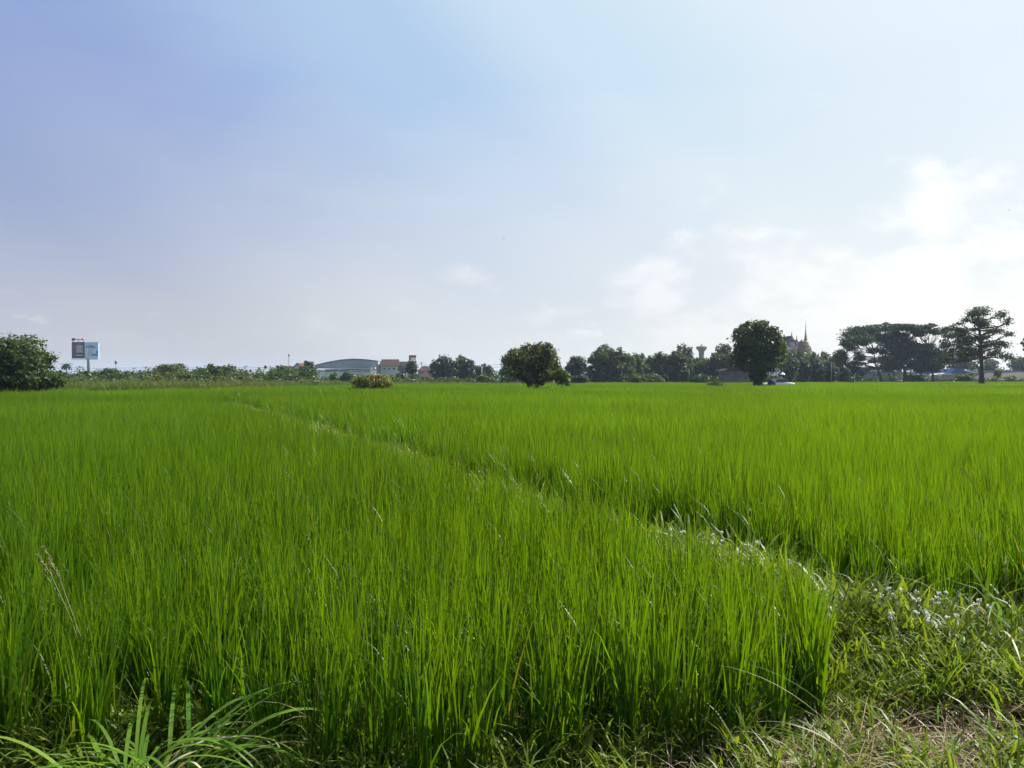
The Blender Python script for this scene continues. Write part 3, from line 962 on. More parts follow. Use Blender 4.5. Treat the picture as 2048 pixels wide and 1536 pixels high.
# --- table of the other trees: name, label, category, d, (px, top, bottom, width), leaf, lumps, density
ROWS = [
    # left hedgerow
    ('bush', 'small dark round bush left of the billboard pole', 'bush', 150, (150, 748, 772, 26), 'dark', 7, .9),
    ('bush', 'grey-green bush right under the billboard', 'bush', 150, (172, 741, 772, 34), 'grey', 8, .8),
    ('bush', 'dark bush at the foot of the billboard pole', 'bush', 145, (192, 742, 772, 30), 'dark', 8, .8),
    ('bush', 'tallest green bush right of the billboard, with a drooping top', 'bush', 140, (220, 734, 774, 44), 'mid', 9, .95),
    ('bush', 'low dark bush under the drum-headed mast', 'bush', 138, (242, 748, 774, 26), 'dark', 7, .85),
    ('bush', 'low pale bush in the rough grass left of the dark distant clump', 'bush', 135, (264, 757, 776, 40), 'fresh', 7, .7),
    ('distant_tree', 'blue-grey far clump among the poles right of the drum-headed mast', 'tree', 320, (256, 741, 765, 34), 'blue', 7, .8),
    ('distant_tree', 'blue-grey far tree behind the second utility pole from the billboard', 'tree', 320, (290, 742, 765, 36), 'blue', 7, .8),
    ('bush', 'yellow-green bush glowing in the rough grass', 'bush', 110, (312, 750, 776, 34), 'yellow', 8, .6),
    ('hedge_tree', 'wide olive tree with two small peaks in the left hedgerow', 'tree', 170, (344, 727, 765, 62), 'olive', 11, .95),
    ('hedge_tree', 'slim feathery sapling left of the wide olive hedgerow tree', 'tree', 170, (316, 736, 764, 20), 'grey', 6, .7),
    ('bush', 'wide fresh green bush in front of the olive hedgerow tree', 'bush', 120, (352, 744, 774, 84), 'mid', 11, .85),
    ('hedge_tree', 'small grey tree left of the dark hedgerow crown', 'tree', 175, (398, 735, 764, 24), 'grey', 7, .8),
    ('hedge_tree', 'dark rounded crown standing in the middle of the left hedgerow', 'tree', 160, (424, 729, 768, 44), 'dark', 9, .95),
    ('hedge_tree', 'pale airy tree with a tilted top right of the dark hedgerow crown', 'tree', 170, (456, 729, 766, 44), 'olive', 9, .75),
    ('bush', 'bluish bush at the foot of the dark hedgerow crown', 'bush', 120, (400, 750, 774, 30), 'blue', 8, .85),
    ('bush', 'dark twiggy bush before the dark hedgerow crown', 'bush', 110, (416, 752, 777, 20), 'dark', 7, .7),
    ('bush', 'pale green thicket left of the low shed roof', 'bush', 115, (444, 753, 776, 52), 'pale', 9, .8),
    ('bush', 'pale thicket below the long shed roof', 'bush', 118, (484, 752, 774, 46), 'olive', 9, .8),
    ('bush', 'green thicket between the shed and the brown house', 'bush', 120, (520, 751, 772, 48), 'mid', 9, .8),
    ('bush', 'dark far treetop poking above the shed roof', 'tree', 240, (497, 739, 760, 18), 'blue', 6, .9),
    ('creeper', 'green creeper spread over the brown hipped roof', 'creeper', 221, (566, 731, 762, 50), 'mid', 10, .75),
    ('bush', 'dark bluish bush before the brown house', 'bush', 122, (565, 745, 773, 46), 'blue', 9, .95),
    ('bush', 'dark bush below the white gable', 'bush', 124, (597, 751, 773, 36), 'dark', 8, .9),
    ('dark_tree', 'dark tree rising at the left end of the arched warehouse', 'tree', 215, (616, 723, 764, 34), 'blue', 9, 1.),
    ('bush', 'bright bush at the foot of the dark tree by the warehouse', 'bush', 122, (622, 752, 774, 34), 'fresh', 8, .8),
    ('bush', 'small upright shrub against the middle of the warehouse wall', 'bush', 150, (669, 746, 770, 18), 'mid', 7, .9),
    ('bush', 'dark bluish bush against the right half of the warehouse wall', 'bush', 165, (697, 745, 769, 32), 'blue', 8, .95),
    ('bush', 'low scrub along the left foot of the warehouse', 'bush', 160, (643, 759, 769, 26), 'grey', 6, .8),
    # round the houses
    ('garden_tree', 'slender garden tree under the red and white rooftop sign', 'tree', 205, (824, 720, 752, 24), 'grey', 8, .8),
    ('bush', 'dark garden bush left of the small hipped house', 'bush', 190, (832, 750, 766, 34), 'dark', 8, .9),
    ('bush', 'green shrub beside the mauve lean-to roof', 'bush', 195, (800, 746, 766, 24), 'mid', 7, .85),
    ('bush', 'dark hedge strip below the two-storey house', 'bush', 190, (785, 757, 768, 44), 'blue', 7, .9),
    ('bush', 'low green bush before the small hipped house', 'bush', 180, (860, 757, 769, 40), 'mid', 7, .85),
    ('dark_tree', 'large dark spreading tree with a sky hole, right of the small hipped house', 'tree', 212, (886, 714, 764, 56), 'blue', 11, 1.),
    ('pale_tree', 'pale airy crown rising behind the large dark spreading tree', 'tree', 240, (924, 709, 750, 26), 'pale', 7, .55),
    ('dark_tree', 'dark tree sloping away right of the large spreading tree', 'tree', 215, (928, 717, 764, 54), 'blue', 10, .95),
    ('dark_tree', 'lower dark tree at the right end of the middle grove', 'tree', 218, (966, 729, 764, 40), 'blue', 9, .95),
    ('bush', 'low green bush at the foot of the middle grove beside the white post', 'bush', 180, (966, 752, 767, 40), 'mid', 7, .8),
    ('dark_tree', 'dark far tree mostly behind the left skirt of the round field tree', 'tree', 220, (1018, 731, 764, 40), 'blue', 9, .95),
    ('bush', 'pale green scrub between the grove and the round field tree', 'bush', 185, (990, 748, 766, 24), 'grey', 7, .8),
    # right tree line
    ('blue_tree', 'separate bluish tree with a spiky top right of the bright bush', 'tree', 192, (1153, 713, 764, 42), 'blue', 9, 1.),
    ('bush', 'pale low scrub under the separate bluish tree', 'bush', 150, (1156, 752, 767, 46), 'grey', 8, .8),
    ('domed_tree', 'tree with an open domed top rising above the dark grove', 'tree', 215, (1206, 690, 745, 46), 'blue', 9, .85),
    ('grove_tree', 'broad green-topped tree at the left end of the right grove', 'tree', 196, (1200, 704, 764, 54), 'mid', 10, 1.),
    ('grove_tree', 'darkest broad tree in the right grove, below the domed top', 'tree', 192, (1232, 700, 764, 48), 'dark', 10, 1.05),
    ('grove_tree', 'light-edged tree right of the darkest grove tree', 'tree', 198, (1258, 708, 764, 32), 'mid', 8, .95),
    ('grove_tree', 'feathery brownish tree in the left half of the right grove', 'tree', 202, (1278, 705, 764, 30), 'olive', 8, .8),
    ('grove_tree', 'pale bamboo-like tree in a dip of the right grove', 'tree', 205, (1300, 712, 764, 30), 'pale', 8, .75),
    ('grove_tree', 'round green tree just right of the dip in the grove', 'tree', 200, (1320, 706, 764, 34), 'mid', 9, .95),
    ('grove_tree', 'dark broad tree with a blue shadow base left of the feathery peaks', 'tree', 194, (1350, 701, 764, 50), 'dark', 10, 1.05),
    ('feathery_tree', 'two-peaked feathery tree left of the water tower', 'tree', 225, (1368, 687, 740, 36), 'grey', 8, .6),
    ('grove_tree', 'mid green tree under the two feathery peaks', 'tree', 200, (1378, 712, 764, 36), 'mid', 9, .9),
    ('grove_tree', 'light green tree right below the water tower', 'tree', 202, (1404, 711, 764, 40), 'mid', 9, .95),
    ('grove_tree', 'greyish tree between the water tower and the dense field tree', 'tree', 198, (1432, 708, 764, 44), 'grey', 10, .95),
    ('feathery_tree', 'feathery tree right of the water tower', 'tree', 225, (1446, 687, 735, 38), 'grey', 8, .7),
    ('grove_tree', 'dark tree partly behind the left side of the dense field tree', 'tree', 196, (1462, 708, 762, 40), 'blue', 9, .95),
    ('bush', 'low green bush under the feathery brownish tree', 'bush', 165, (1272, 749, 767, 34), 'mid', 7, .85),
    ('bush', 'pale dusty scrub before the dip in the grove', 'bush', 168, (1304, 749, 766, 44), 'pale', 8, .7),
    ('bush', 'rounded pale bush right of the dark blue-based tree', 'bush', 170, (1369, 735, 766, 18), 'grey', 7, .85),
    ('bush', 'low dark scrub left of the pale house', 'bush', 165, (1396, 750, 767, 46), 'blue', 8, .9),
    # round the temple
    ('grove_tree', 'pale olive tree right of the white car, below the temple roof', 'tree', 180, (1578, 712, 764, 40), 'grey', 9, .8),
    ('grove_tree', 'green treetop in front of the temple gable', 'tree', 240, (1592, 700, 760, 50), 'mid', 9, .9),
    ('grove_tree', 'green treetop at the foot of the golden spire', 'tree', 245, (1628, 704, 760, 46), 'mid', 9, .9),
    ('clipped_tree', 'dark dome-shaped tree nearest the white car', 'tree', 185, (1607, 716, 764, 28), 'blue', 8, 1.1),
    ('clipped_tree', 'dark dome-shaped tree in the middle of the dark row', 'tree', 185, (1634, 718, 764, 30), 'blue', 8, 1.1),
    ('clipped_tree', 'dark dome-shaped tree behind the slim lamp post', 'tree', 186, (1662, 722, 764, 32), 'blue', 8, 1.1),
    ('grove_tree', 'pale tuft of a tree right of the golden spire', 'tree', 250, (1650, 700, 755, 24), 'pale', 7, .6),
    ('grove_tree', 'green tree filling in left of the umbrella trees', 'tree', 230, (1676, 703, 762, 38), 'mid', 9, .95),
    ('clipped_tree', 'dark tree tucked under the left edge of the umbrella trees', 'tree', 188, (1686, 728, 764, 24), 'blue', 7, 1.05),
    ('bush', 'small dark shrub at the foot of the leftmost umbrella tree', 'bush', 188, (1688, 752, 768, 14), 'dark', 5, .9),
    # far right
    ('distant_tree', 'bluish far tree between the umbrella trees and the tall open tree', 'tree', 290, (1922, 708, 750, 58), 'blue', 9, .9),
    ('distant_tree', 'bluish far tree right behind the tall trunk', 'tree', 300, (1976, 716, 750, 46), 'grey', 8, .8),
    ('distant_tree', 'brownish far tree on the embankment near the right edge', 'tree', 310, (2034, 713, 745, 38), 'grey', 8, .75),
    ('distant_tree', 'dark far bush on the embankment, cut by the right edge', 'bush', 270, (2052, 721, 748, 26), 'blue', 7, .9),
    ('bush', 'yellowish bush right of the tall trunk below the embankment', 'bush', 210, (1996, 736, 756, 16), 'yellow', 6, .6),
    ('bush', 'low green scrub at the foot of the embankment left of the tall trunk', 'bush', 200, (1930, 746, 764, 40), 'olive', 7, .7),
    ('bush', 'small green bush beside the right umbrella trunk', 'bush', 205, (1830, 748, 766, 36), 'mid', 7, .75),
    ('overhang_tree', 'dark branch end showing at the right edge of the photo', 'tree', 140, (2068, 674, 704, 44), 'dark', 8, .9),
]
for nm, lab, cat, d, (px, top, bot, w), lf, nl, den in ROWS:
    tree(nm, lab, cat, d, ell(px, top, bot, w, nl, seed=d), lf, None, 3.0 if d > 130 else 3.6, den, depth=0.7)

# bush with rusty flowers standing in the field
tree('flowering_bush', 'yellow-green bush with rusty flower heads, standing in the rice before the houses', 'bush', 74,
     ell(745, 748, 783, 76, 11, 3) + [(715, 766, 12, 12), (772, 770, 14, 9)], 'light', None, 3.6, 0.7, seed=31, clump=0.36,
     parts=[('flower_heads', 'rust', [(752, 755, 7, 3), (767, 758, 7, 4), (738, 752, 6, 2)], 'rusty orange flower heads')])

# scrub that nobody could count at the foot of the hedgerow and of the groves
def scrub(px0, px1, step, d0, d1, top, var, lf, seed, dens=0.7):
    rs = np.random.default_rng(seed)
    bl = []
    for px in np.arange(px0, px1, step):
        d = rs.uniform(d0, d1)
        h_ = gz(top + rs.uniform(-var, var), d)
        bl.append((np.array([gx(px + rs.uniform(-3, 3), d), d, h_ * 0.5]), (step * 0.8 * d / F, 1.6, h_ * 0.55)))
    tag(link('scrub', leaf_cloud(bl, dens, 3.2 * (d0 + d1) / 2 / F, rs, clump=0.36), LEAF[lf]), kind='stuff')


scrub(120, 640, 13, 124, 165, 747, 7.0, 'mid', 91)
scrub(140, 640, 14, 100, 122, 759, 3.0, 'pale', 92, 0.5)
scrub(600, 1000, 10, 170, 190, 757, 3.0, 'mid', 93)
scrub(960, 1720, 10, 186, 198, 752, 4.5, 'blue', 94, 0.9)
scrub(1700, 2100, 12, 208, 226, 757, 2.5, 'grey', 95)

# far wood as one mass beyond everything
blobs = []
rs = np.random.default_rng(77)
for px in np.arange(-150, 2250, 16):
    d = 620 + rs.uniform(-40, 60)
    top = 747 + rs.uniform(-3, 4) - (4 if px > 1000 else 0)
    blobs.append((np.array([gx(px, d), d, 3.0]), (12 * d / F, 8, gz(top, d) - 2.0)))
o = link('far_woods', leaf_cloud(blobs, 0.5, 1.6, rs), LEAF['blue'])
tag(o, kind='stuff')

# ------------------------------------------------------------------ buildings and street furniture
M = lambda n: MATS[n]
surf('concrete', (0.26, 0.255, 0.245), 0.85, 0.18, 0.6)
surf('white_paint', (0.78, 0.78, 0.76), 0.6, 0.06, 0.8)
surf('blue_grey_sheet', (0.24, 0.28, 0.31), 0.5, 0.08, 0.3)
surf('roof_sheet', (0.30, 0.35, 0.38), 0.45, 0.10, 0.25)
surf('wall_sheet', (0.66, 0.68, 0.70), 0.55, 0.08, 0.3)
surf('dark_trim', (0.10, 0.09, 0.085), 0.7, 0.2, 1)
surf('brown_tile', (0.052, 0.034, 0.030), 0.8, 0.25, 0.8)
surf('red_tile', (0.10, 0.040, 0.036), 0.8, 0.2, 0.8)
surf('mauve_tile', (0.125, 0.10, 0.115), 0.75, 0.15, 0.6)
surf('green_wall', (0.36, 0.41, 0.41), 0.8, 0.12, 0.6)
surf('glass_dark', (0.03, 0.04, 0.045), 0.12, 0.1, 1, 0.6)
surf('pole_concrete', (0.17, 0.165, 0.16), 0.85, 0.15, 1)
surf('steel_grey', (0.16, 0.17, 0.17), 0.5, 0.15, 1, metal=0.3)
surf('black_plastic', (0.02, 0.02, 0.022), 0.5, 0.2, 2)
surf('red_paint', (0.42, 0.05, 0.05), 0.5, 0.1, 1)
surf('gold', (0.27, 0.215, 0.09), 0.42, 0.15, 1.2, 0.5, metal=0.25)
surf('temple_roof', (0.020, 0.016, 0.040), 0.55, 0.25, 0.6)
surf('temple_gable', (0.12, 0.078, 0.058), 0.6, 0.25, 1.5)
surf('tank_grey', (0.24, 0.215, 0.20), 0.85, 0.15, 0.4)
surf('blue_sheet', (0.04, 0.09, 0.24), 0.6, 0.15, 1)
surf('earth_bank', (0.062, 0.060, 0.046), 0.95, 0.25, 0.12)
surf('sign_purple', (0.075, 0.055, 0.11), 0.55, 0.12, 0.5)
surf('sign_sky', (0.42, 0.60, 0.82), 0.55, 0.08, 0.3)
surf('sign_blue', (0.16, 0.26, 0.46), 0.55, 0.1, 0.5)
surf('sign_pale', (0.62, 0.68, 0.80), 0.55, 0.1, 0.5)
surf('car_white', (0.80, 0.80, 0.78), 0.25, 0.03, 1, 0.5)
surf('rubber', (0.02, 0.02, 0.02), 0.8, 0.1, 3)
surf('tarp_blue', (0.012, 0.018, 0.055), 0.6, 0.2, 2)
surf('parasol_white', (0.85, 0.85, 0.83), 0.8, 0.04, 2)
surf('straw_wall', (0.15, 0.14, 0.125), 0.9, 0.2, 0.7)
surf('cable', (0.03, 0.03, 0.03), 0.6, 0.1, 1)


def base(px, d):
    return (gx(px, d), d, 0)


class PX:
    """builds in photograph pixels about a centre column at distance d: x right, z height in metres, y away"""

    def __init__(self, px, d):
        self.c, self.d, self.k = px, d, d / F

    def x(self, px):
        return (px - self.c) * self.k

    def z(self, py):
        return gz(py, self.d)


# --- billboard
d = 400
q = PX(174, d)
bb = thing('billboard', 'roadside billboard with a dark text panel and a blue picture panel', 'billboard', base(174, d))
MB().tube([(q.x(175.5), 0.8, -0.1), (q.x(175.5), 0.8, q.z(700))], [0.72, 0.66], 14).build('pole', M('steel_grey'), bb, True)
# dark text panel, turned a little
pa = MB().box(q.x(144.5), q.x(169.6), -0.35, 0.35, q.z(717), q.z(684)).build('text_panel', M('sign_purple'), bb)
rows_ = [(692, 154, 167), (694.6, 153.5, 166), (698, 153, 167.5), (700.8, 154, 166), (704, 153.6, 167), (710.5, 153.6, 166.6)]
rr = random.Random(3)
for py, a, b in rows_:
    m_ = MB()
    x_ = a
    while x_ < b:
        w_ = rr.uniform(0.9, 2.6)
        m_.box(q.x(x_), q.x(min(b, x_ + w_)), -0.42, -0.352, q.z(py + 0.55), q.z(py - 0.55 - rr.uniform(0, .25)))
        x_ += w_ + rr.uniform(0.25, 0.5)
    m_.build('text_line', M('white_paint'), pa)
MB().box(q.x(154), q.x(165), -0.42, -0.352, q.z(690.4), q.z(686.2)).build('logo_patch', M('mauve_tile'), pa)
MB().box(q.x(146), q.x(150.6), -0.42, -0.352, q.z(697), q.z(688.5)).build('picture_strip', M('mauve_tile'), pa)
pb = MB().box(q.x(170.3), q.x(197.8), -0.35, 0.35, q.z(718), q.z(685)).build('picture_panel', M('sign_sky'), bb)
dome = [(q.x(172.5 + 20 * t), q.z(694 - 3.6 * math.sin(math.pi * t))) for t in np.linspace(0, 1, 11)] + [(q.x(192), q.z(696.4)), (q.x(173), q.z(695.4))]
MB().prism(dome, -0.43, -0.352).build('dome_print', M('sign_blue'), pb)
MB().box(q.x(173.5), q.x(191.5), -0.405, -0.352, q.z(711), q.z(697.2)).build('building_print', M('sign_pale'), pb)
for a, b, t0, t1 in ((184, 193.5, 707, 711.6), (178.6, 180.2, 698, 711), (183.0, 184, 698, 706), (187, 188, 698, 703)):
    MB().box(q.x(a), q.x(b), -0.45, -0.407, q.z(t1), q.z(t0)).build('window_print', M('sign_blue'), pb)
MB().box(q.x(171), q.x(197), -0.41, -0.352, q.z(717.4), q.z(714)).build('ground_print', M('sign_pale'), pb)
MB().box(q.x(193.4), q.x(197.6), -0.43, -0.352, q.z(712), q.z(701.6)).build('wing_print', M('sign_blue'), pb)
ts = MB().box(q.x(144.3), q.x(150.2), -0.3, 0.3, q.z(681.2), q.z(676.6)).build('top_sign', M('black_plastic'), bb)
m_ = MB().box(q.x(150.2), q.x(164.6), -0.15, 0.15, q.z(679.6), q.z(678.2)).box(q.x(164.6), q.x(166.6), -0.2, 0.2, q.z(681), q.z(677))
m_.build('top_lettering', M('red_paint'), bb)
m_ = MB()
for px in (146, 157, 168):
    MB().box(q.x(px) - .12, q.x(px) + .12, -.12, .12, q.z(685), q.z(679.5)).build('sign_bracket', M('steel_grey'), bb)
MB().box(q.x(171), q.x(204), -1.6, -1.45, q.z(685.4), q.z(684.9)).build('light_rail', M('steel_grey'), bb)
MB().box(q.x(146), q.x(197), -1.5, -0.5, q.z(719.2), q.z(718.5)).build('catwalk', M('steel_grey'), bb)

# --- palm
d = 350
q = PX(133, d)
pl = thing('palm_tree', 'small palm tree standing left of the billboard pole', 'palm tree', base(133, d))
MB().tube([(0, 0, -0.1), (0.1, 0, q.z(748)), (0, 0, q.z(732))], [0.34, 0.26, 0.2], 8).build('trunk', BARK, pl, True)
top = Vector((0, 0, q.z(732)))
for i in range(19):
    a = 2 * math.pi * i / 19 + 0.2
    el_ = R([62, 30, 5, 45, 18][i % 5])
    L = random.Random(i).uniform(2.6, 3.6)
    vs_, fs_ = [], []
    p_ = top.copy()
    ang = el_
    for s in range(6):
        w_ = 0.55 * math.sin(math.pi * (s + 0.35) / 6.2) + 0.06
        sd_ = Vector((-math.sin(a), math.cos(a), 0)) * w_
        dn = Vector((0, 0, -0.45 * w_))
        vs_ += [p_ + sd_ + dn, p_, p_ - sd_ + dn]
        p_ = p_ + Vector((math.cos(a) * math.cos(ang), math.sin(a) * math.cos(ang), math.sin(ang))) * L / 5
        ang -= R(24)
    for s in range(5):
        b_ = s * 3
        fs_ += [(b_, b_ + 1, b_ + 4, b_ + 3), (b_ + 1, b_ + 2, b_ + 5, b_ + 4)]
    MB().add(vs_, fs_).build('frond', LEAF['grey'], pl)

# --- poles and wires
d = 300
POLES = [(154, 734, 'first utility pole, between the palm and the billboard'), (197, 738, 'utility pole just right of the billboard pole'),
         (268, 735, 'utility pole right of the drum-headed mast'), (291, 733, 'utility pole over the second far clump'),
         (375, 736, 'utility pole between the olive tree and the dark hedgerow crown'), (492, 731, 'utility pole above the low shed'),
         (555, 730, 'left of two close utility poles above the brown roof'), (562, 730, 'right of two close utility poles above the brown roof'),
         (843, 724, 'utility pole above the small hipped house'), (1003, 728, 'pole left of the round field tree')]
for px, py, lab in POLES:
    q = PX(px, d)
    u = thing('utility_pole', 'grey concrete ' + lab, 'utility pole', base(px, d), 0, 'utility poles along the far road')
    MB().tube([(0, 0, -0.1), (0, 0, q.z(py))], [0.2, 0.13], 6).build('mast', M('pole_concrete'), u, True)
    MB().box(-0.9, 0.9, -0.06, 0.06, q.z(py + 2.2), q.z(py + 1.4)).build('crossarm', M('pole_concrete'), u)
    for xx in (-0.75, 0.0, 0.75):
        MB().tube([(xx, 0, q.z(py + 1.39)), (xx, 0, q.z(py + 0.4))], [0.07, 0.05], 5).build('insulator', M('white_paint'), u)
for k_, (py, lab) in enumerate(((735.5, 'uppermost dark cable strung between the left poles'), (739.5, 'middle dark cable strung between the left poles'), (743, 'lowest dark cable strung between the left poles'))):
    m_ = MB()
    knots = [20, 154, 268, 375, 492, 555, 700]
    pts = []
    for a, b in zip(knots[:-1], knots[1:]):
        for t in np.linspace(0, 1, 7)[:-1]:
            pts.append((gx(a + (b - a) * t, d), d - 0.4 - 0.05 * k_, gz(py + 1.2 * math.sin(math.pi * t) - 4 * (a > 400) * 0.4, d)))
    m_.tube(pts, [0.045] * len(pts), 4)
    tag(m_.build('power_cable', M('cable')), lab, 'cable', 'cables between the far poles')
for k_, py in enumerate((729.5, 734.5)):
    m_ = MB()
    pts = [(gx(px, 300), 299.5 - k_ * .1, gz(py + 1.0 * math.sin(math.pi * ((px - 700) % 145) / 145), 300)) for px in np.linspace(700, 1010, 18)]
    m_.tube(pts, [0.04] * len(pts), 4)
    tag(m_.build('power_cable', M('cable')), ('upper' if k_ == 0 else 'lower') + ' thin cable between the warehouse and the round field tree', 'cable', 'cables between the far poles')

# --- masts
q = PX(232, 300)
t = thing('lamp_mast', 'slim mast with a dark drum-shaped head right of the billboard', 'mast', base(232, 300))
MB().tube([(0, 0, -0.1), (0, 0, q.z(728))], [0.16, 0.1], 7).build('pole', M('pole_concrete'), t, True)
MB().lathe([(0.1, q.z(728)), (0.42, q.z(727)), (0.5, q.z(724)), (0.42, q.z(722)), (0.1, q.z(721))], 10).build('lamp_head', M('steel_grey'), t, True)
q = PX(578, 330)
t = thing('lamp_mast', 'tall thin mast with a small head rising above the creeper-covered roof', 'mast', base(578, 330))
MB().tube([(0, 0, -0.1), (0, 0, q.z(709))], [0.2, 0.12], 7).build('pole', M('pole_concrete'), t, True)
MB().lathe([(0.12, q.z(713)), (0.34, q.z(712.4)), (0.38, q.z(709.4)), (0.2, q.z(708.2)), (0.05, q.z(707))], 10).build('lamp_head', M('concrete'), t, True)
q = PX(963, 190)
t = thing('white_post', 'thin white post standing before the middle grove', 'post', base(963, 190))
MB().tube([(0, 0, -0.1), (0.12, 0, q.z(733))], [0.07, 0.05], 6).build('post', M('white_paint'), t, True)
MB().tube([(0.12, -0.08, q.z(735)), (0.55, -0.08, q.z(734))], [0.035, 0.03], 5).build('arm', M('white_paint'), t, True)
q = PX(1663, 180)
t = thing('lamp_post', 'slim pale lamp post before the dark dome-shaped trees', 'lamp post', base(1663, 180))
MB().tube([(0, 0, -0.1), (0, 0, q.z(724))], [0.07, 0.045], 6).build('pole', M('concrete'), t, True)
MB().box(-0.5, 0.06, -0.09, 0.09, q.z(724), q.z(724) + 0.1).build('lamp_head', M('concrete'), t)

# --- arched warehouse
d = 300
q = PX(690, d)
wh = thing('warehouse', 'long blue-grey warehouse with a low arched roof', 'warehouse', base(690, d))
arch = [(px, 718.5 + 13.5 * abs((px - 709) / (709 - 627)) ** 1.75 if px < 709 else 718.5 + 4.2 * ((px - 709) / 47) ** 1.8) for px in np.linspace(629, 756, 26)]
poly = [(q.x(px), q.z(py)) for px, py in arch]
MB().prism(poly + [(q.x(756), q.z(739.4)), (q.x(629), q.z(736))], 0, 26).build('gable_front', M('roof_sheet'), wh)
edge_poly = [(q.x(px), q.z(py) + 0.22) for px, py in arch] + [(q.x(px), q.z(py) + 0.02) for px, py in arch[::-1]]
MB().prism(edge_poly, -0.35, 26.4).build('roof_edge', M('dark_trim'), wh)
wl_ = MB().box(q.x(627), q.x(757), 0.3, 25.5, -0.1, q.z(740.2)).build('wall', M('wall_sheet'), wh)
MB().box(q.x(650), q.x(742), 0.1, 0.28, q.z(743), q.z(738.6)).build('louvre_band', M('blue_grey_sheet'), wh)
MB().box(q.x(627), q.x(744), -0.9, 0.05, q.z(737.3), q.z(736.4)).build('fascia', M('white_paint'), wh)
MB().box(q.x(625), q.x(651), 0.12, 0.28, q.z(758), q.z(740)).build('pale_wall_panel', M('wall_sheet'), wh)
for i, px in enumerate((627.5, 651, 676, 701, 726, 752)):
    MB().box(q.x(px) - .12, q.x(px) + .12, -.1, .1, 0, q.z(741)).build('column', M('wall_sheet'), wh)
MB().tube([(q.x(700), -0.6, q.z(741.6)), (q.x(743), -0.6, q.z(739.6))], [0.13, 0.13], 6).build('gutter_pipe', M('white_paint'), wh, True)
pc = MB().box(q.x(741.5), q.x(752.5), -2.4, -0.2, q.z(737.4), q.z(735.2)).build('porch', M('white_paint'), wh)
for px in (743.2, 745.0):
    MB().box(q.x(px), q.x(px + 1.5), -2.3, -2.0, q.z(748), q.z(737.5)).build('porch_post', M('white_paint'), pc)
MB().box(q.x(737), q.x(752), -2.5, -0.3, q.z(748.9), q.z(748)).build('porch_floor', M('white_paint'), pc)
for px in (660, 690, 715):
    MB().box(q.x(px), q.x(px + 7), 0.2, 0.29, q.z(755.5), q.z(748.5)).build('shutter', M('blue_grey_sheet'), wh)

# --- two-storey house with the brown roof, with lean-to
d = 285
q = PX(780, d)
h = thing('two_storey_house', 'two-storey house with a brown-red roof right of the warehouse', 'house', base(780, d))
MB().box(q.x(762), q.x(795), 0, 9, -0.1, q.z(731)).build('wall', M('green_wall'), h)
m_ = MB()
y0, y1 = -0.8, 9.8
m_.add([(q.x(757), y0, q.z(731.5)), (q.x(796), y0, q.z(731.5)), (q.x(796), y1, q.z(731.5)), (q.x(757), y1, q.z(731.5)), (q.x(760), 4.5, q.z(718.6)), (q.x(794), 4.5, q.z(718.6))],
       [(0, 1, 5, 4), (2, 3, 4, 5), (1, 2, 5), (3, 0, 4), (3, 2, 1, 0)])
rf = m_.build('roof', M('brown_tile'), h)
MB().box(q.x(759), q.x(795), 4.2, 4.8, q.z(719.2), q.z(718.2)).build('ridge_cap', M('dark_trim'), rf)
for px in (766, 776, 785):
    w_ = MB().box(q.x(px), q.x(px + 5.5), -0.1, -0.002, q.z(740.5), q.z(735)).build('window', M('white_paint'), h)
    MB().box(q.x(px + .5), q.x(px + 5), -0.14, -0.102, q.z(740), q.z(735.5)).build('pane', M('glass_dark'), w_)
MB().box(q.x(763), q.x(793), -1.2, -0.11, q.z(751.6), q.z(751)).build('canopy', M('dark_trim'), h)
MB().box(q.x(769), q.x(796), -2.6, -2.3, -0.1, q.z(752.2)).build('garden_wall', M('wall_sheet'), h)
MB().prism([(q.x(794.2), q.z(729.5)), (q.x(814), q.z(735)), (q.x(811), q.z(743.2)), (q.x(793.6), q.z(743))], 0.6, 0.9).build('lean_to_roof', M('mauve_tile'), h)
MB().box(q.x(796), q.x(811), 0.95, 6, -0.1, q.z(743.5)).build('lean_to_wall', M('dark_trim'), h)
MB().box(q.x(795.5), q.x(817), 6.1, 14, -0.1, q.z(722.4)).build('rear_block', M('concrete'), h)
# annex between warehouse and house
MB().box(q.x(752), q.x(761.5), 1.5, 8, -0.1, q.z(729)).build('annex', M('blue_grey_sheet'), h)
d = 310
q = PX(825, d)
sg = thing('rooftop_sign', 'red and white signboard raised above the garden tree', 'sign', base(825, d))
MB().box(q.x(818), q.x(832.5), -0.2, 0.2, q.z(715), q.z(710.4)).build('red_band', M('red_paint'), sg)
MB().box(q.x(822), q.x(832.5), -0.2, 0.2, q.z(720.4), q.z(715)).build('white_field', M('white_paint'), sg)
MB().box(q.x(818), q.x(822), -0.2, 0.2, q.z(720.4), q.z(715)).build('red_side', M('red_paint'), sg)
for px in (820, 830):
    MB().box(q.x(px) - .15, q.x(px) + .15, -.15, .15, -0.1, q.z(720.4)).build('leg', M('steel_grey'), sg)
m_ = MB()
for a, b in ((823, 825), (825.6, 826.6), (827.3, 830)):
    m_.box(q.x(a), q.x(b), -0.24, -0.202, q.z(713.6), q.z(711.8))
m_.build('pale_marks', M('mauve_tile'), sg)

# --- hipped houses


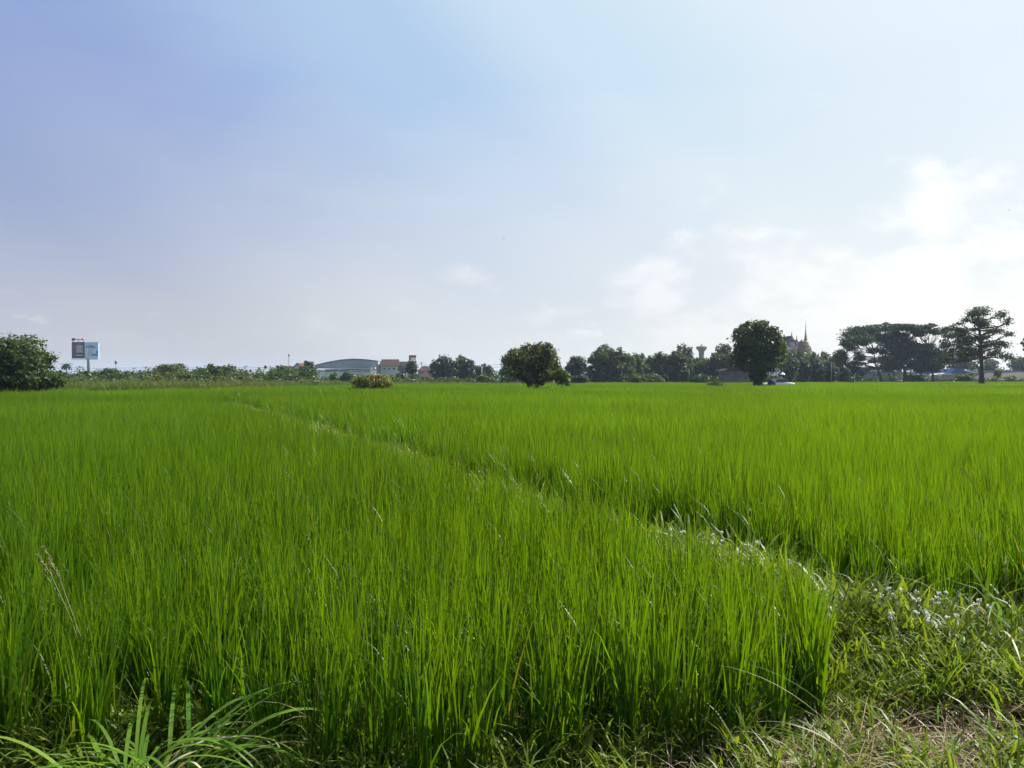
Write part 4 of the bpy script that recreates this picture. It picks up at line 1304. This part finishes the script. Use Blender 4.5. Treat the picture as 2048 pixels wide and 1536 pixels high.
def hip_house(px0, px1, ridge, eave, d, roof, wall, label, name='hipped_house', wall_in=2.0, depth=9.0, wins=2, apex=0.35, group=None):
    c = (px0 + px1) / 2
    q = PX(c, d)
    h = thing(name, label, 'house', base(c, d), 0, group)
    MB().box(q.x(px0 + wall_in), q.x(px1 - wall_in), 0.6, depth - .6, -0.1, q.z(eave) + 0.02).build('wall', M(wall), h)
    a = (px1 - px0) * apex
    m_ = MB().add([(q.x(px0), 0, q.z(eave)), (q.x(px1), 0, q.z(eave)), (q.x(px1), depth, q.z(eave)), (q.x(px0), depth, q.z(eave)),
                   (q.x(px0 + a), depth / 2, q.z(ridge)), (q.x(px1 - a), depth / 2, q.z(ridge)),
                   (q.x(px0), 0, q.z(eave) - .15), (q.x(px1), 0, q.z(eave) - .15), (q.x(px1), depth, q.z(eave) - .15), (q.x(px0), depth, q.z(eave) - .15)],
                  [(0, 1, 5, 4), (1, 2, 5), (2, 3, 4, 5), (3, 0, 4), (6, 7, 1, 0), (7, 8, 2, 1), (8, 9, 3, 2), (9, 6, 0, 3), (9, 8, 7, 6)])
    m_.build('roof', M(roof), h)
    span = (px1 - px0 - 2 * wall_in)
    for i in range(wins):
        wx = px0 + wall_in + span * (i + 0.5) / wins
        w_ = MB().box(q.x(wx - 1.6), q.x(wx + 1.6), 0.5, 0.598, 0.9, 2.2).build('window', M('white_paint'), h)
        MB().box(q.x(wx - 1.3), q.x(wx + 1.3), 0.46, 0.498, 1.0, 2.1).build('pane', M('glass_dark'), w_)
    return h


hip_house(838, 867, 742.5, 754.5, 225, 'brown_tile', 'white_paint', 'small white-walled house with a brown hipped roof by the large spreading tree', wins=3)
hip_house(833, 862, 731.5, 742, 300, 'brown_tile', 'concrete', 'brown-roofed house showing just above the small hipped house', wins=2)
hip_house(528, 592, 731, 749, 228, 'brown_tile', 'straw_wall', 'brown-roofed house half hidden by creeper and bushes', wins=4, depth=14)
d = 232
q = PX(595, d)
h = thing('gabled_house', 'small white gable with red roof edges left of the dark tree by the warehouse', 'house', base(595, d))
MB().prism([(q.x(587.5), -0.1), (q.x(602), -0.1), (q.x(602), q.z(735)), (q.x(595), q.z(727.6)), (q.x(587.5), q.z(735))], 0, 9).build('wall', M('white_paint'), h)
m_ = MB()
m_.prism([(q.x(585.5), q.z(737)), (q.x(595), q.z(727)), (q.x(595), q.z(725.6)), (q.x(585), q.z(735.6))], -0.5, 9.4)
m_.prism([(q.x(595.02), q.z(727)), (q.x(604), q.z(737)), (q.x(604.5), q.z(735.6)), (q.x(595.02), q.z(725.6))], -0.5, 9.4)
m_.build('roof', M('red_tile'), h)
w_ = MB().box(q.x(590), q.x(594), -0.08, -0.002, q.z(746), q.z(739.5)).build('window', M('dark_trim'), h)
MB().box(q.x(590.4), q.x(593.6), -0.12, -0.082, q.z(745.5), q.z(740)).build('pane', M('glass_dark'), w_)
MB().box(q.x(587), q.x(603), -0.9, -0.1, q.z(739), q.z(737.6)).build('awning', M('red_tile'), h)
d = 225
q = PX(478, d)
h = thing('low_shed', 'low open shed with a long pale roof edge in the left hedgerow', 'shed', base(478, d))
MB().box(q.x(463), q.x(494), 0.5, 6, -0.1, q.z(748)).build('wall', M('dark_trim'), h)
MB().prism([(q.x(461), q.z(747.2)), (q.x(496), q.z(747.2)), (q.x(494), q.z(743.4)), (q.x(466), q.z(743.2))], 0.2, 7).build('roof', M('dark_trim'), h)
MB().box(q.x(461), q.x(491), 0.0, 0.19, q.z(748.2), q.z(746.2)).build('roof_edge', M('white_paint'), h)
q = PX(531, 262)
t = thing('water_tank', 'small dark water tank on a white stand left of the brown roof', 'water tank', base(531, 262))
MB().lathe([(0.05, q.z(737.4)), (0.42, q.z(737.2)), (0.44, q.z(732.4)), (0.3, q.z(731.3)), (0.05, q.z(731))], 12).build('tank', M('black_plastic'), t, True)
for xx, yy_ in ((-.32, -.3), (.32, -.3), (-.32, .3), (.32, .3)):
    MB().box(xx - .06, xx + .06, yy_ - .06, yy_ + .06, -0.1, q.z(737.5)).build('leg', M('white_paint'), t)
q = PX(128, 330)
h = thing('boundary_wall', 'pale grey low building behind the palm tree', 'building', base(128, 330))
MB().box(q.x(112), q.x(148), 0, 5, -0.1, q.z(751.5)).build('wall', M('concrete'), h)
MB().box(q.x(111), q.x(149), -0.4, 5.4, q.z(751.4), q.z(750.4)).build('roof', M('dark_trim'), h)
q = PX(699, 150)
h = thing('field_hut', 'tiny dark field hut with a pale roof edge left of the flowering bush', 'hut', base(699, 150))
MB().prism([(q.x(690), q.z(752.5)), (q.x(709), q.z(752)), (q.x(706), q.z(750)), (q.x(693), q.z(750.4))], -0.2, 2.2).build('roof', M('straw_wall'), h)
for px in (692, 706):
    MB().box(q.x(px) - .05, q.x(px) + .05, 0, .1, -0.1, q.z(752.5)).build('post', M('dark_trim'), h)
MB().box(q.x(692.5), q.x(705.5), 1.2, 1.9, -0.1, q.z(753)).build('back_wall', M('dark_trim'), h)

# --- right side buildings
q = PX(1474, 172)
h = thing('pale_house', 'pale wall with dark openings left of the dense field tree trunk', 'house', base(1474, 172))
MB().box(q.x(1449), q.x(1500), 0, 5, -0.1, q.z(742)).build('wall', M('straw_wall'), h)
MB().prism([(q.x(1446), q.z(742)), (q.x(1503), q.z(742)), (q.x(1495), q.z(737)), (q.x(1455), q.z(737))], -0.5, 5.5).build('roof', M('brown_tile'), h)
for a, b, t0, t1 in ((1460, 1464, 753, 759), (1469, 1474, 742.5, 760), (1477, 1483, 750, 755), (1485, 1489, 745.5, 749), (1490, 1493, 753, 758)):
    MB().box(q.x(a), q.x(b), -0.05, -0.002, q.z(t1), q.z(t0)).build('opening', M('glass_dark'), h)
q = PX(1182, 205)
h = thing('low_wall', 'pale low wall glimpsed between the bluish tree and the right grove', 'wall', base(1182, 205))
MB().box(q.x(1168), q.x(1192), 0, 0.6, -0.1, q.z(747)).build('wall', M('concrete'), h)
MB().box(q.x(1167), q.x(1193), -0.1, 0.7, q.z(747), q.z(746)).build('coping', M('white_paint'), h)

# --- water tower
d = 420
q = PX(1403, d)
t = thing('water_tower', 'grey mushroom-shaped water tower above the grove', 'water tower', base(1403, d))
k = d / F
for i in range(8):
    a = 2 * math.pi * i / 8
    MB().tube([(2.2 * k * 1.25 * math.cos(a), 2.2 * k * 1.25 * math.sin(a), -0.1), (4.6 * k * math.cos(a), 4.6 * k * math.sin(a), q.z(704.5))], [0.3, 0.32], 6).build('leg', M('tank_grey'), t, True)
MB().lathe([(1.5 * k, -0.1), (1.5 * k, q.z(704))], 10).build('shaft', M('tank_grey'), t, True)
MB().lathe([(4.2 * k, q.z(705)), (6.5 * k, q.z(702)), (10.2 * k, q.z(697.6)), (11.0 * k, q.z(695.6)), (10.8 * k, q.z(693.4)), (6 * k, q.z(692.4)), (2.0 * k, q.z(691.8))], 24).build('bowl', M('tank_grey'), t, True)
MB().lathe([(1.7 * k, q.z(691.9)), (1.7 * k, q.z(690)), (0.7 * k, q.z(688.6)), (0.2 * k, q.z(687.6))], 10).build('cap', M('tank_grey'), t, True)

# --- temple hall and spire
d = 380
q = PX(1578, d)
k = d / F
h = thing('temple_hall', 'temple hall with a steep tiered purple roof and orange gable', 'temple', base(1578, d))


def steep(px0, px1, ridge0, ridge1, eave, halfdepth, name):
    """steep concave roof with its ridge across the view and a gable at the right end"""
    m_ = MB()
    prof = [(0, 0), (0.16, 0.42), (0.42, 0.74), (1.0, 1.0)]
    for sgn in (-1, 1):
        vs_, fs_ = [], []
        for u, v in prof:
            for px, rg in ((px0, ridge0), (px1, ridge1)):
                xx = px + (9.5 if px == px1 else 0) * v * 0.9
                vs_.append((q.x(xx), sgn * halfdepth * u, q.z(rg + (eave - rg) * v)))
        for i in range(len(prof) - 1):
            fs_.append((2 * i, 2 * i + 1, 2 * i + 3, 2 * i + 2))
        m_.add(vs_, fs_)
    return m_.build(name, M('temple_roof'), h)


MB().box(q.x(1550), q.x(1588), -5, 5, -0.1, q.z(702)).build('wall', M('white_paint'), h)
r1 = steep(1552, 1582, 675, 671.5, 701, 8.5, 'main_roof')
r2 = steep(1572, 1592, 683, 679, 704, 7.0, 'porch_roof')
MB().prism([(q.x(1585), q.z(688)), (q.x(1592.5), q.z(680)), (q.x(1600.5), q.z(704)), (q.x(1585), q.z(704))], -7.3, -7.1).build('gable_face', M('temple_gable'), h)
MB().box(q.x(1584), q.x(1599), -7.0, 6, -0.1, q.z(704)).build('porch_wall', M('temple_gable'), h)
for (px, py, dx) in ((1582.6, 671.2, 1.2), (1592.6, 678.6, 1.2)):
    MB().tube([(q.x(px), 0, q.z(py)), (q.x(px + 0.7), 0, q.z(py - 3)), (q.x(px + 0.2), 0, q.z(py - 6.5)), (q.x(px + 0.9), 0, q.z(py - 9))], [0.28, 0.2, 0.12, 0.03], 6).build('finial', M('gold'), h, True)
m_ = MB()
for (a, b, c_, e_) in ((1583, 671.8, 1592, 701), (1593, 679.2, 1601.5, 704.5)):
    m_.tube([(q.x(a), -0.3, q.z(b)), (q.x(a + 2.0), -3.0, q.z(b + (e_ - b) * .42)), (q.x(a + 4.8), -5.4, q.z(b + (e_ - b) * .74)), (q.x(c_), -8.2, q.z(e_))], [0.3, 0.3, 0.3, 0.3], 5)
m_.build('bargeboard', M('temple_gable'), h, True)

q = PX(1611, d)
c = thing('golden_spire', 'golden bell-shaped stupa tapering to a needle spire', 'stupa', base(1611, d))


def pr(rows):
    return [(r * k, q.z(py)) for r, py in rows]


MB().lathe(pr([(16, 764), (16, 712), (14.5, 711.5), (14.5, 707), (13, 706.5), (13, 702), (11, 701.5), (11, 698), (9, 697.5), (9, 694.5)]), 8).build('stepped_base', M('gold'), c)
MB().lathe(pr([(8.4, 694.4), (8.6, 693), (7.2, 690), (6.2, 687), (5.6, 684.5), (4.6, 682.5), (3.4, 681.6)]), 16).build('bell', M('gold'), c, True)
MB().lathe(pr([(3.9, 681.5), (3.9, 679.2), (3.0, 679)]), 8).build('throne', M('gold'), c)
prof = []
py = 678.9
r_ = 2.9
while py > 658:
    prof += [(r_, py), (r_ * 1.08, py - 0.7), (r_ * 0.86, py - 1.3)]
    py -= 1.4
    r_ *= 0.915
MB().lathe(pr(prof), 10).build('ring_spire', M('gold'), c, True)
MB().lathe(pr([(0.62, 658), (0.5, 652), (0.75, 650.5), (0.35, 648), (0.22, 643), (0.05, 640.5)]), 8).build('needle', M('gold'), c, True)
for i in range(4):
    a = math.pi / 4 + i * math.pi / 2
    MB().lathe([(1.9 * k, q.z(702)), (1.7 * k, q.z(699)), (1.0 * k, q.z(697)), (0.5 * k, q.z(694)), (0.08 * k, q.z(689.5))], 8,
               (10.5 * k * math.cos(a), 10.5 * k * math.sin(a))).build('corner_pinnacle', M('gold'), c, True)

# --- far right buildings and the embankment
q = PX(1768, 285)
h = thing('long_building', 'long pale building with a white roof strip seen under the umbrella trees', 'building', base(1768, 285))
MB().box(q.x(1733), q.x(1803), 0, 9, -0.1, q.z(744)).build('wall', M('straw_wall'), h)
MB().box(q.x(1738), q.x(1792), -0.7, -0.002, q.z(742.6), q.z(740)).build('roof_strip', M('white_paint'), h)
MB().box(q.x(1732), q.x(1804), 0.0, 9.3, q.z(743.95), q.z(734)).build('roof', M('mauve_tile'), h)
for px in (1746, 1753, 1776, 1786):
    MB().box(q.x(px), q.x(px + 3.5), -0.05, -0.002, q.z(752), q.z(747)).build('window', M('glass_dark'), h)
q = PX(1916, 260)
h = thing('blue_roof_building', 'low building with a blue sheet roof left of the tall trunk', 'building', base(1916, 260))
MB().box(q.x(1904), q.x(1930), 0.5, 7, -0.1, q.z(745.5)).build('wall', M('concrete'), h)
MB().prism([(q.x(1902), q.z(746)), (q.x(1932), q.z(745)), (q.x(1928), q.z(738)), (q.x(1910), q.z(737.4))], 0, 7.5).build('roof', M('blue_sheet'), h)
q = PX(1938, 268)
h = thing('grey_roof_building', 'low building with a pale sloping roof between the blue roof and the tall trunk', 'building', base(1938, 268))
MB().prism([(q.x(1928), q.z(741)), (q.x(1934), q.z(739.4)), (q.x(1952), q.z(744.6)), (q.x(1952), q.z(746.4))], 0, 6).build('roof', M('white_paint'), h)
MB().box(q.x(1930), q.x(1951), 0.5, 5.5, -0.1, q.z(746.6)).build('wall', M('dark_trim'), h)
for i, (px, w_, py) in enumerate(((1896, 10, 746.5), (1882, 8, 747.5))):
    q = PX(px, 250 + i)
    t = thing('roof_shelter', ('grey-green' if i == 0 else 'small white') + ' shelter roof low beside the umbrella trees' + (' nearest the blue roof' if i == 0 else ' nearest the trunk'), 'shelter', base(px, 250 + i))
    MB().prism([(q.x(px - w_), q.z(py + 1.6)), (q.x(px + w_), q.z(py + 3)), (q.x(px + w_ - 2), q.z(py + 1)), (q.x(px - w_ + 3), q.z(py - .6))], 0, 4).build('roof', M('wall_sheet' if i == 0 else 'white_paint'), t)
    for s_ in (-1, 1):
        MB().box(q.x(px + s_ * w_ * .7) - .07, q.x(px + s_ * w_ * .7) + .07, .5, .64, -0.1, q.z(py + 1.7)).build('post', M('steel_grey'), t)
# embankment: a low earth bank beyond the far right edge of the rice
vsb, fsb = [], []
pxs = np.linspace(1880, 2330, 24)
for i, px in enumerate(pxs):
    hgt = np.interp(px, [1880, 1940, 1975, 2330], [0.0, 1.6, 3.6, 3.9]) + 0.15 * math.sin(px * .21)
    x_ = gx(px, 245)
    for (yy_, zz) in ((232, -0.1), (238, hgt * .5), (243, hgt * .72), (245, hgt * .74), (252, hgt), (275, hgt), (285, -0.1)):
        vsb.append((x_ * yy_ / 245, yy_, zz if zz < 0 else zz + 0.12 * math.sin(px * .37 + yy_)))
for i in range(len(pxs) - 1):
    for j in range(6):
        a = i * 7 + j
        fsb.append((a, a + 7, a + 8, a + 1))
tag(MB().add(vsb, fsb).build('embankment', M('earth_bank'), None, True), kind='structure')
q = PX(2010, 250)
h = thing('parapet', 'long grey parapet on top of the embankment right of the tall trunk', 'wall', base(2010, 250))
h.location.z = 3.4
MB().box(q.x(1970), q.x(2110), 2, 2.3, -0.2, 0.75).build('wall', M('concrete'), h)
MB().box(q.x(1969.5), q.x(2110.5), 1.9, 2.4, 0.75, 0.9).build('coping', M('concrete'), h)

# --- white car, parasol, blue heap by the dense tree
d = 112
q = PX(1558, d)
car = thing('parked_car', 'white car with dark windows parked at the field edge, right of the dense tree', 'car', base(1558, d), R(8))
body = [(-2.05, 0.42), (-2.1, 0.75), (-1.95, 0.98), (-0.95, 1.06), (1.2, 1.06), (2.0, 0.98), (2.1, 0.72), (2.05, 0.42)]
MB().prism(body, -0.85, 0.85).build('body', M('car_white'), car, bevel=0.04)
cab = [(-1.05, 1.065), (-0.55, 1.5), (0.75, 1.52), (1.35, 1.065)]
MB().prism(cab, -0.72, 0.72).build('cabin', M('glass_dark'), car, bevel=0.04)
MB().prism([(-0.6, 1.5), (-0.5, 1.56), (0.7, 1.575), (0.8, 1.51)], -0.70, 0.70).build('roof', M('dark_trim'), car)
for xx in (-1.3, 1.3):
    for s_ in (-1, 1):
        wv = MB().tube([(xx, s_ * 0.66, 0.32), (xx, s_ * 0.88, 0.32)], [0.32, 0.32], 14).build('wheel', M('rubber'), car)
        MB().tube([(xx, s_ * 0.882, 0.32), (xx, s_ * 0.90, 0.32)], [0.19, 0.17], 10).build('rim', M('concrete'), wv)
for s_ in (-1, 1):
    MB().box(-2.13, -2.08, s_ * 0.62 - 0.17, s_ * 0.62 + 0.17, 0.72, 0.86).build('headlight', M('wall_sheet'), car)
    MB().box(2.08, 2.13, s_ * 0.62 - 0.15, s_ * 0.62 + 0.15, 0.72, 0.88).build('tail_light', M('red_paint'), car)
q = PX(1565, 118)
pz = thing('parasol', 'small white parasol opened behind the white car', 'parasol', base(1565, 118))
MB().tube([(0, 0, -0.1), (0, 0, q.z(743))], [0.025, 0.02], 6).build('pole', M('steel_grey'), pz, True)
m_ = MB()
zt, ze = q.z(744.4), q.z(749.6)
m_.lathe([(0.66 * 0.62, ze), (0.30, ze + (zt - ze) * .45), (0.10, ze + (zt - ze) * .85), (0.03, zt)], 8)
m_.build('canopy', M('parasol_white'), pz)
MB().lathe([(0.05, zt), (0.05, zt + 0.12), (0.015, q.z(742))], 6).build('finial', M('parasol_white'), pz)
q = PX(1543, 110)
hp = MB()
hp.lathe([(0.62, -0.05), (0.66, 0.5), (0.55, 1.15), (0.34, 1.5), (0.06, 1.62)], 9)
hp = hp.build('covered_heap', M('tarp_blue'), None, True)
hp.location = base(1543, 110)
tag(hp, 'dark blue covered heap in the tree shade left of the white car', 'heap')

# --- banana-like plant by the pale house
d = 108
q = PX(1432, d)
t = thing('banana_plant', 'yellow-green broad-leaved plant clump before the pale house', 'plant', base(1432, d))
rsb = random.Random(5)
for i in range(26):
    a = rsb.uniform(0, 2 * math.pi)
    bx, by = rsb.uniform(-1.2, 1.2), rsb.uniform(-0.7, 0.7)
    L, w0 = rsb.uniform(1.2, 2.1), rsb.uniform(0.14, 0.24)
    p_ = Vector((bx, by, 0.2))
    ang = R(rsb.uniform(62, 88))
    vs_, fs_ = [], []
    for s in range(6):
        ww = w0 * (0.15 if s < 2 else math.sin(math.pi * (s - 0.8) / 4.6))
        sd_ = Vector((-math.sin(a), math.cos(a), 0)) * max(0.02, ww)
        vs_ += [p_ + sd_ + Vector((0, 0, 0.3 * ww)), p_, p_ - sd_ + Vector((0, 0, 0.3 * ww))]
        p_ = p_ + Vector((math.cos(a) * math.cos(ang), math.sin(a) * math.cos(ang), math.sin(ang))) * L / 5
        ang -= R(rsb.uniform(16, 30))
    for s in range(5):
        b_ = s * 3
        fs_ += [(b_, b_ + 1, b_ + 4, b_ + 3), (b_ + 1, b_ + 2, b_ + 5, b_ + 4)]
    MB().add(vs_, fs_).build('leaf', LEAF[rsb.choice(['fresh', 'fresh', 'yellow', 'pale', 'mid'])], t)
MB().lathe([(1.3, -0.05), (1.25, 0.5), (0.8, 0.95), (0.1, 1.1)], 9).build('leaf_base', LEAF['olive'], t, True)

# ------------------------------------------------------------------ foreground plants
TUFT = leaf_mat('tuft_leaf', (0.065, 0.155, 0.012), (0.150, 0.250, 0.026), trans=0.45, gloss=0.03, rough=0.4)
DRYLEAF = leaf_mat('dry_leaf', (0.30, 0.27, 0.16), (0.42, 0.38, 0.25), trans=0.25, gloss=0.05)


def one_leaf(base_pt, az, elev, L, wid, droop, rs, mat, parent, seg=15, name='leaf'):
    """a broad arching grass leaf with a shallow keel"""
    p_ = Vector(base_pt)
    ang = elev
    vs_, fs_, tt, rr_ = [], [], [], []
    sw = rs.uniform(-0.5, 0.5)
    rv = rs.uniform(0, 1)
    a = az
    for s in range(seg + 1):
        t = s / seg
        ww = wid * 0.5 * (0.55 + 0.75 * t if t < 0.4 else 0.85 * max(0.0, 1 - ((t - 0.4) / 0.6) ** 1.6))
        roll = sw * t
        side_h = Vector((-math.sin(a), math.cos(a), 0))
        nrm = Vector((-math.cos(a) * math.sin(ang), -math.sin(a) * math.sin(ang), math.cos(ang)))
        sd_ = side_h * math.cos(roll) + nrm * math.sin(roll)
        vs_ += [p_ + sd_ * ww + nrm * ww * 0.05, p_.copy(), p_ - sd_ * ww + nrm * ww * 0.05]
        tt += [t] * 3
        rr_ += [rv] * 3
        p_ = p_ + Vector((math.cos(a) * math.cos(ang), math.sin(a) * math.cos(ang), math.sin(ang))) * (L / seg)
        ang -= droop / seg * (0.6 + 0.8 * t)
    for s in range(seg):
        b_ = s * 3
        fs_ += [(b_, b_ + 1, b_ + 4, b_ + 3), (b_ + 1, b_ + 2, b_ + 5, b_ + 4)]
    me = np_mesh(name, [tuple(v) for v in vs_], fs_, None, {'t': tt, 'rnd': rr_}, smooth=True)
    return link(name, me, mat, parent)


def tuft(px, py, n, label, lmin, lmax, wid, seed, spread=0.12, elev=(35, 80), droop=(70, 150), az=None, z=0.0, name='grass_tuft', mat=None, dry=0.08):
    d = F * (EYE - z) / (py - HOR)
    rs_ = random.Random(seed)
    t = thing(name, label, 'grass', (gx(px, d), d, z))
    for i in range(n):
        a = rs_.uniform(0, 2 * math.pi) if az is None else R(rs_.uniform(*az))
        one_leaf((rs_.uniform(-spread, spread), rs_.uniform(-spread, spread) * .7, -0.02), a, R(rs_.uniform(*elev)), rs_.uniform(lmin, lmax),
                 wid * rs_.uniform(0.7, 1.25), R(rs_.uniform(*droop)), rs_, DRYLEAF if rs_.random() < dry else (mat or TUFT), t)
    return t


tuft(300, 1620, 84, 'big arching clump of broad grass at the lower left corner', 0.52, 0.96, 0.020, 1, 0.15, (44, 72), (115, 165))
tuft(60, 1570, 12, 'small low grass clump at the far left bottom edge', 0.30, 0.55, 0.016, 2, 0.08)
tuft(2005, 1330, 26, 'tall arching grass clump at the right edge before the right paddy', 0.65, 1.05, 0.017, 3, 0.13, (58, 84), (90, 160), dry=0.2)
tuft(1960, 1330, 12, 'low arching grass clump left of the tall one at the right edge', 0.35, 0.60, 0.014, 13, 0.1, (45, 80), (90, 170))
tuft(1790, 1640, 6, 'long arching leaves leaning left over the dry straw', 0.66, 0.92, 0.019, 4, 0.03, (62, 74), (50, 85), az=(165, 200), dry=0.3)
tuft(2000, 1500, 14, 'loose grass clump with pale arching leaves in the lower right corner', 0.40, 0.70, 0.013, 5, 0.14, (35, 70), (70, 140))
tuft(1850, 1470, 9, 'thin grass clump in the weeds left of the lower right corner', 0.25, 0.42, 0.010, 6, 0.08, (40, 80), (50, 120))
tuft(1560, 1500, 9, 'short grass clump where the rice meets the dry straw', 0.20, 0.38, 0.011, 7, 0.08, (40, 85), (40, 120))
tuft(940, 1545, 8, 'thin sprawling grass at the bottom edge below the middle of the rice', 0.25, 0.42, 0.010, 8, 0.10, (25, 70), (40, 120))
tuft(1330, 1530, 9, 'sprawling grass at the bottom edge left of the dry straw', 0.22, 0.42, 0.010, 9, 0.10, (25, 70), (40, 120))
tuft(650, 1545, 9, 'sprawling grass at the bottom edge right of the big clump', 0.25, 0.48, 0.011, 14, 0.12, (25, 75), (40, 120))

# --- seed stalks rising above the rice
STALK = leaf_mat('stalk', (0.13, 0.15, 0.05), (0.24, 0.23, 0.10), trans=0.1, gloss=0.06)
SEED = leaf_mat('seed', (0.22, 0.21, 0.07), (0.34, 0.30, 0.12), trans=0.2, gloss=0.03)


def stalk(pts_px, d, label, seedy, seed):
    t = thing('seed_stalk', label, 'grass stalk', (gx(pts_px[0][0], d), d, 0))
    pts = [(gx(px, d) - gx(pts_px[0][0], d), 0.0, gz(py, d)) for px, py in pts_px]
    pts = [(pts[0][0], 0, 0.0)] + pts[1:]
    MB().tube(pts, list(np.linspace(0.0042, 0.0018, len(pts))), 5).build('stem', STALK, t, True)
    rs_ = random.Random(seed)
    m_ = MB()
    a, b = Vector(pts[-2]), Vector(pts[-1])
    for i in range(seedy):
        u = rs_.uniform(0, 1)
        c_ = a.lerp(b, u) + Vector((rs_.uniform(-.008, .008), rs_.uniform(-.008, .008), 0))
        ax = (b - a).normalized() * 0.012 + Vector((rs_.uniform(-.006, .006), rs_.uniform(-.006, .006), 0))
        m_.tube([c_ - ax * .5, c_, c_ + ax * .5], [0.0006, 0.0028, 0.0006], 4, False)
    if seedy:
        m_.build('seed_head', SEED, t)
    return t


stalk([(232, 1500), (190, 1360), (150, 1250), (118, 1160), (84, 1092)], 3.45, 'long leaning pale seed stalk at the left of the rice', 60, 1)
stalk([(210, 1500), (175, 1350), (140, 1240), (100, 1150), (72, 1108)], 3.55, 'second leaning seed stalk just left of the longest one', 50, 2)
stalk([(425, 1480), (430, 1300), (442, 1220), (458, 1160), (482, 1114)], 3.7, 'thin pale stalk tilting right above the big grass clump', 0, 3)
stalk([(650, 1300), (640, 1180), (634, 1120), (625, 1090), (612, 1070)], 5.0, 'short drooping seed stalk in the left middle of the rice', 40, 4)
stalk([(1985, 1150), (1975, 1060), (1962, 1000), (1945, 965), (1922, 936)], 5.6, 'leaning pale stalk above the right paddy', 26, 5)

# --- white-flowered weeds on the bund
PETAL = leaf_mat('petal', (0.74, 0.73, 0.66), (0.86, 0.85, 0.78), trans=0.2, gloss=0.02, tcol=(1, 1, 1))
FLOW = [(1335, 1066), (1362, 1056), (1418, 1076), (1446, 1074), (1491, 1096), (1502, 1092), (1519, 1090), (1585, 1120), (1655, 1190), (1668, 1228), (1760, 1183), (1784, 1185), (1801, 1240),
        (1836, 1192), (1845, 1225), (1872, 1191), (1890, 1196), (1952, 1212), (1969, 1218), (1905, 1232)]
FLOW.sort()
for i, (px, py) in enumerate(FLOW):
    rs_ = random.Random(50 + i)
    z_ = 0.50 if py < 1150 else 0.40
    d_ = F * (EYE - z_) / (py - HOR)
    nth = ['first', 'second', 'third', 'fourth', 'fifth', 'sixth', 'seventh', 'eighth', 'ninth', 'tenth', 'eleventh', 'twelfth', 'thirteenth', 'fourteenth',
           'fifteenth', 'sixteenth', 'seventeenth', 'eighteenth', 'nineteenth', 'twentieth'][i]
    t = thing('flowering_weed', f'white-flowered weed beside the bund, {nth} from the left', 'wildflower', (gx(px, d_), d_, 0), 0, 'white-flowered weeds along the bund')
    heads = rs_.randint(2, 3)
    ms = MB()
    for j in range(heads):
        hx, hy, hz_ = rs_.uniform(-.035, .035), rs_.uniform(-.035, .035), z_ + rs_.uniform(-.05, .03)
        ms.tube([(0, 0, 0.0), (hx * .3, hy * .3, z_ * .55), (hx, hy, hz_)], [0.003, 0.0024, 0.0014], 4)
        m_ = MB()
        for f_ in range(6):
            c_ = Vector((hx + rs_.uniform(-.012, .012), hy + rs_.uniform(-.012, .012), hz_ + rs_.uniform(-.006, .008)))
            rr_ = rs_.uniform(0.0040, 0.0072)
            m_.lathe([(rr_ * .4, c_.z - rr_), (rr_, c_.z), (rr_ * .8, c_.z + rr_ * .8), (rr_ * .2, c_.z + rr_ * 1.2)], 6, (c_.x, c_.y))
        tag(m_.build('flower_head', PETAL, t), kind='stuff')
    ms.build('stem', STALK, t, True)
    for j in range(8):
        one_leaf((0, 0, z_ * rs_.uniform(0.2, 0.8)), rs_.uniform(0, 6.28), R(rs_.uniform(10, 50)), rs_.uniform(0.05, 0.09), 0.028, R(60), rs_, WEED, t, 4)

# --- two far birds
for px, py, dd, lab in ((1008, 478, 170, 'tiny dark bird high above the middle of the field'), (2017, 421, 150, 'tiny dark bird high near the right edge')):
    c_ = at(px, py, dd)
    m_ = MB()
    m_.tube([(-0.2, 0, 0), (-0.08, 0, 0.02), (0.08, 0, 0.02), (0.22, 0, 0.0)], [0.01, 0.05, 0.045, 0.01], 6)
    for s_ in (-1, 1):
        m_.add([(-0.08, 0, 0.03), (0.07, 0, 0.03), (0.02, s_ * 0.2, 0.12), (-0.04, s_ * 0.42, 0.06)], [(0, 1, 2, 3)])
    o = m_.build('bird', M('black_plastic'))
    o.location = c_
    tag(o, lab, 'bird')
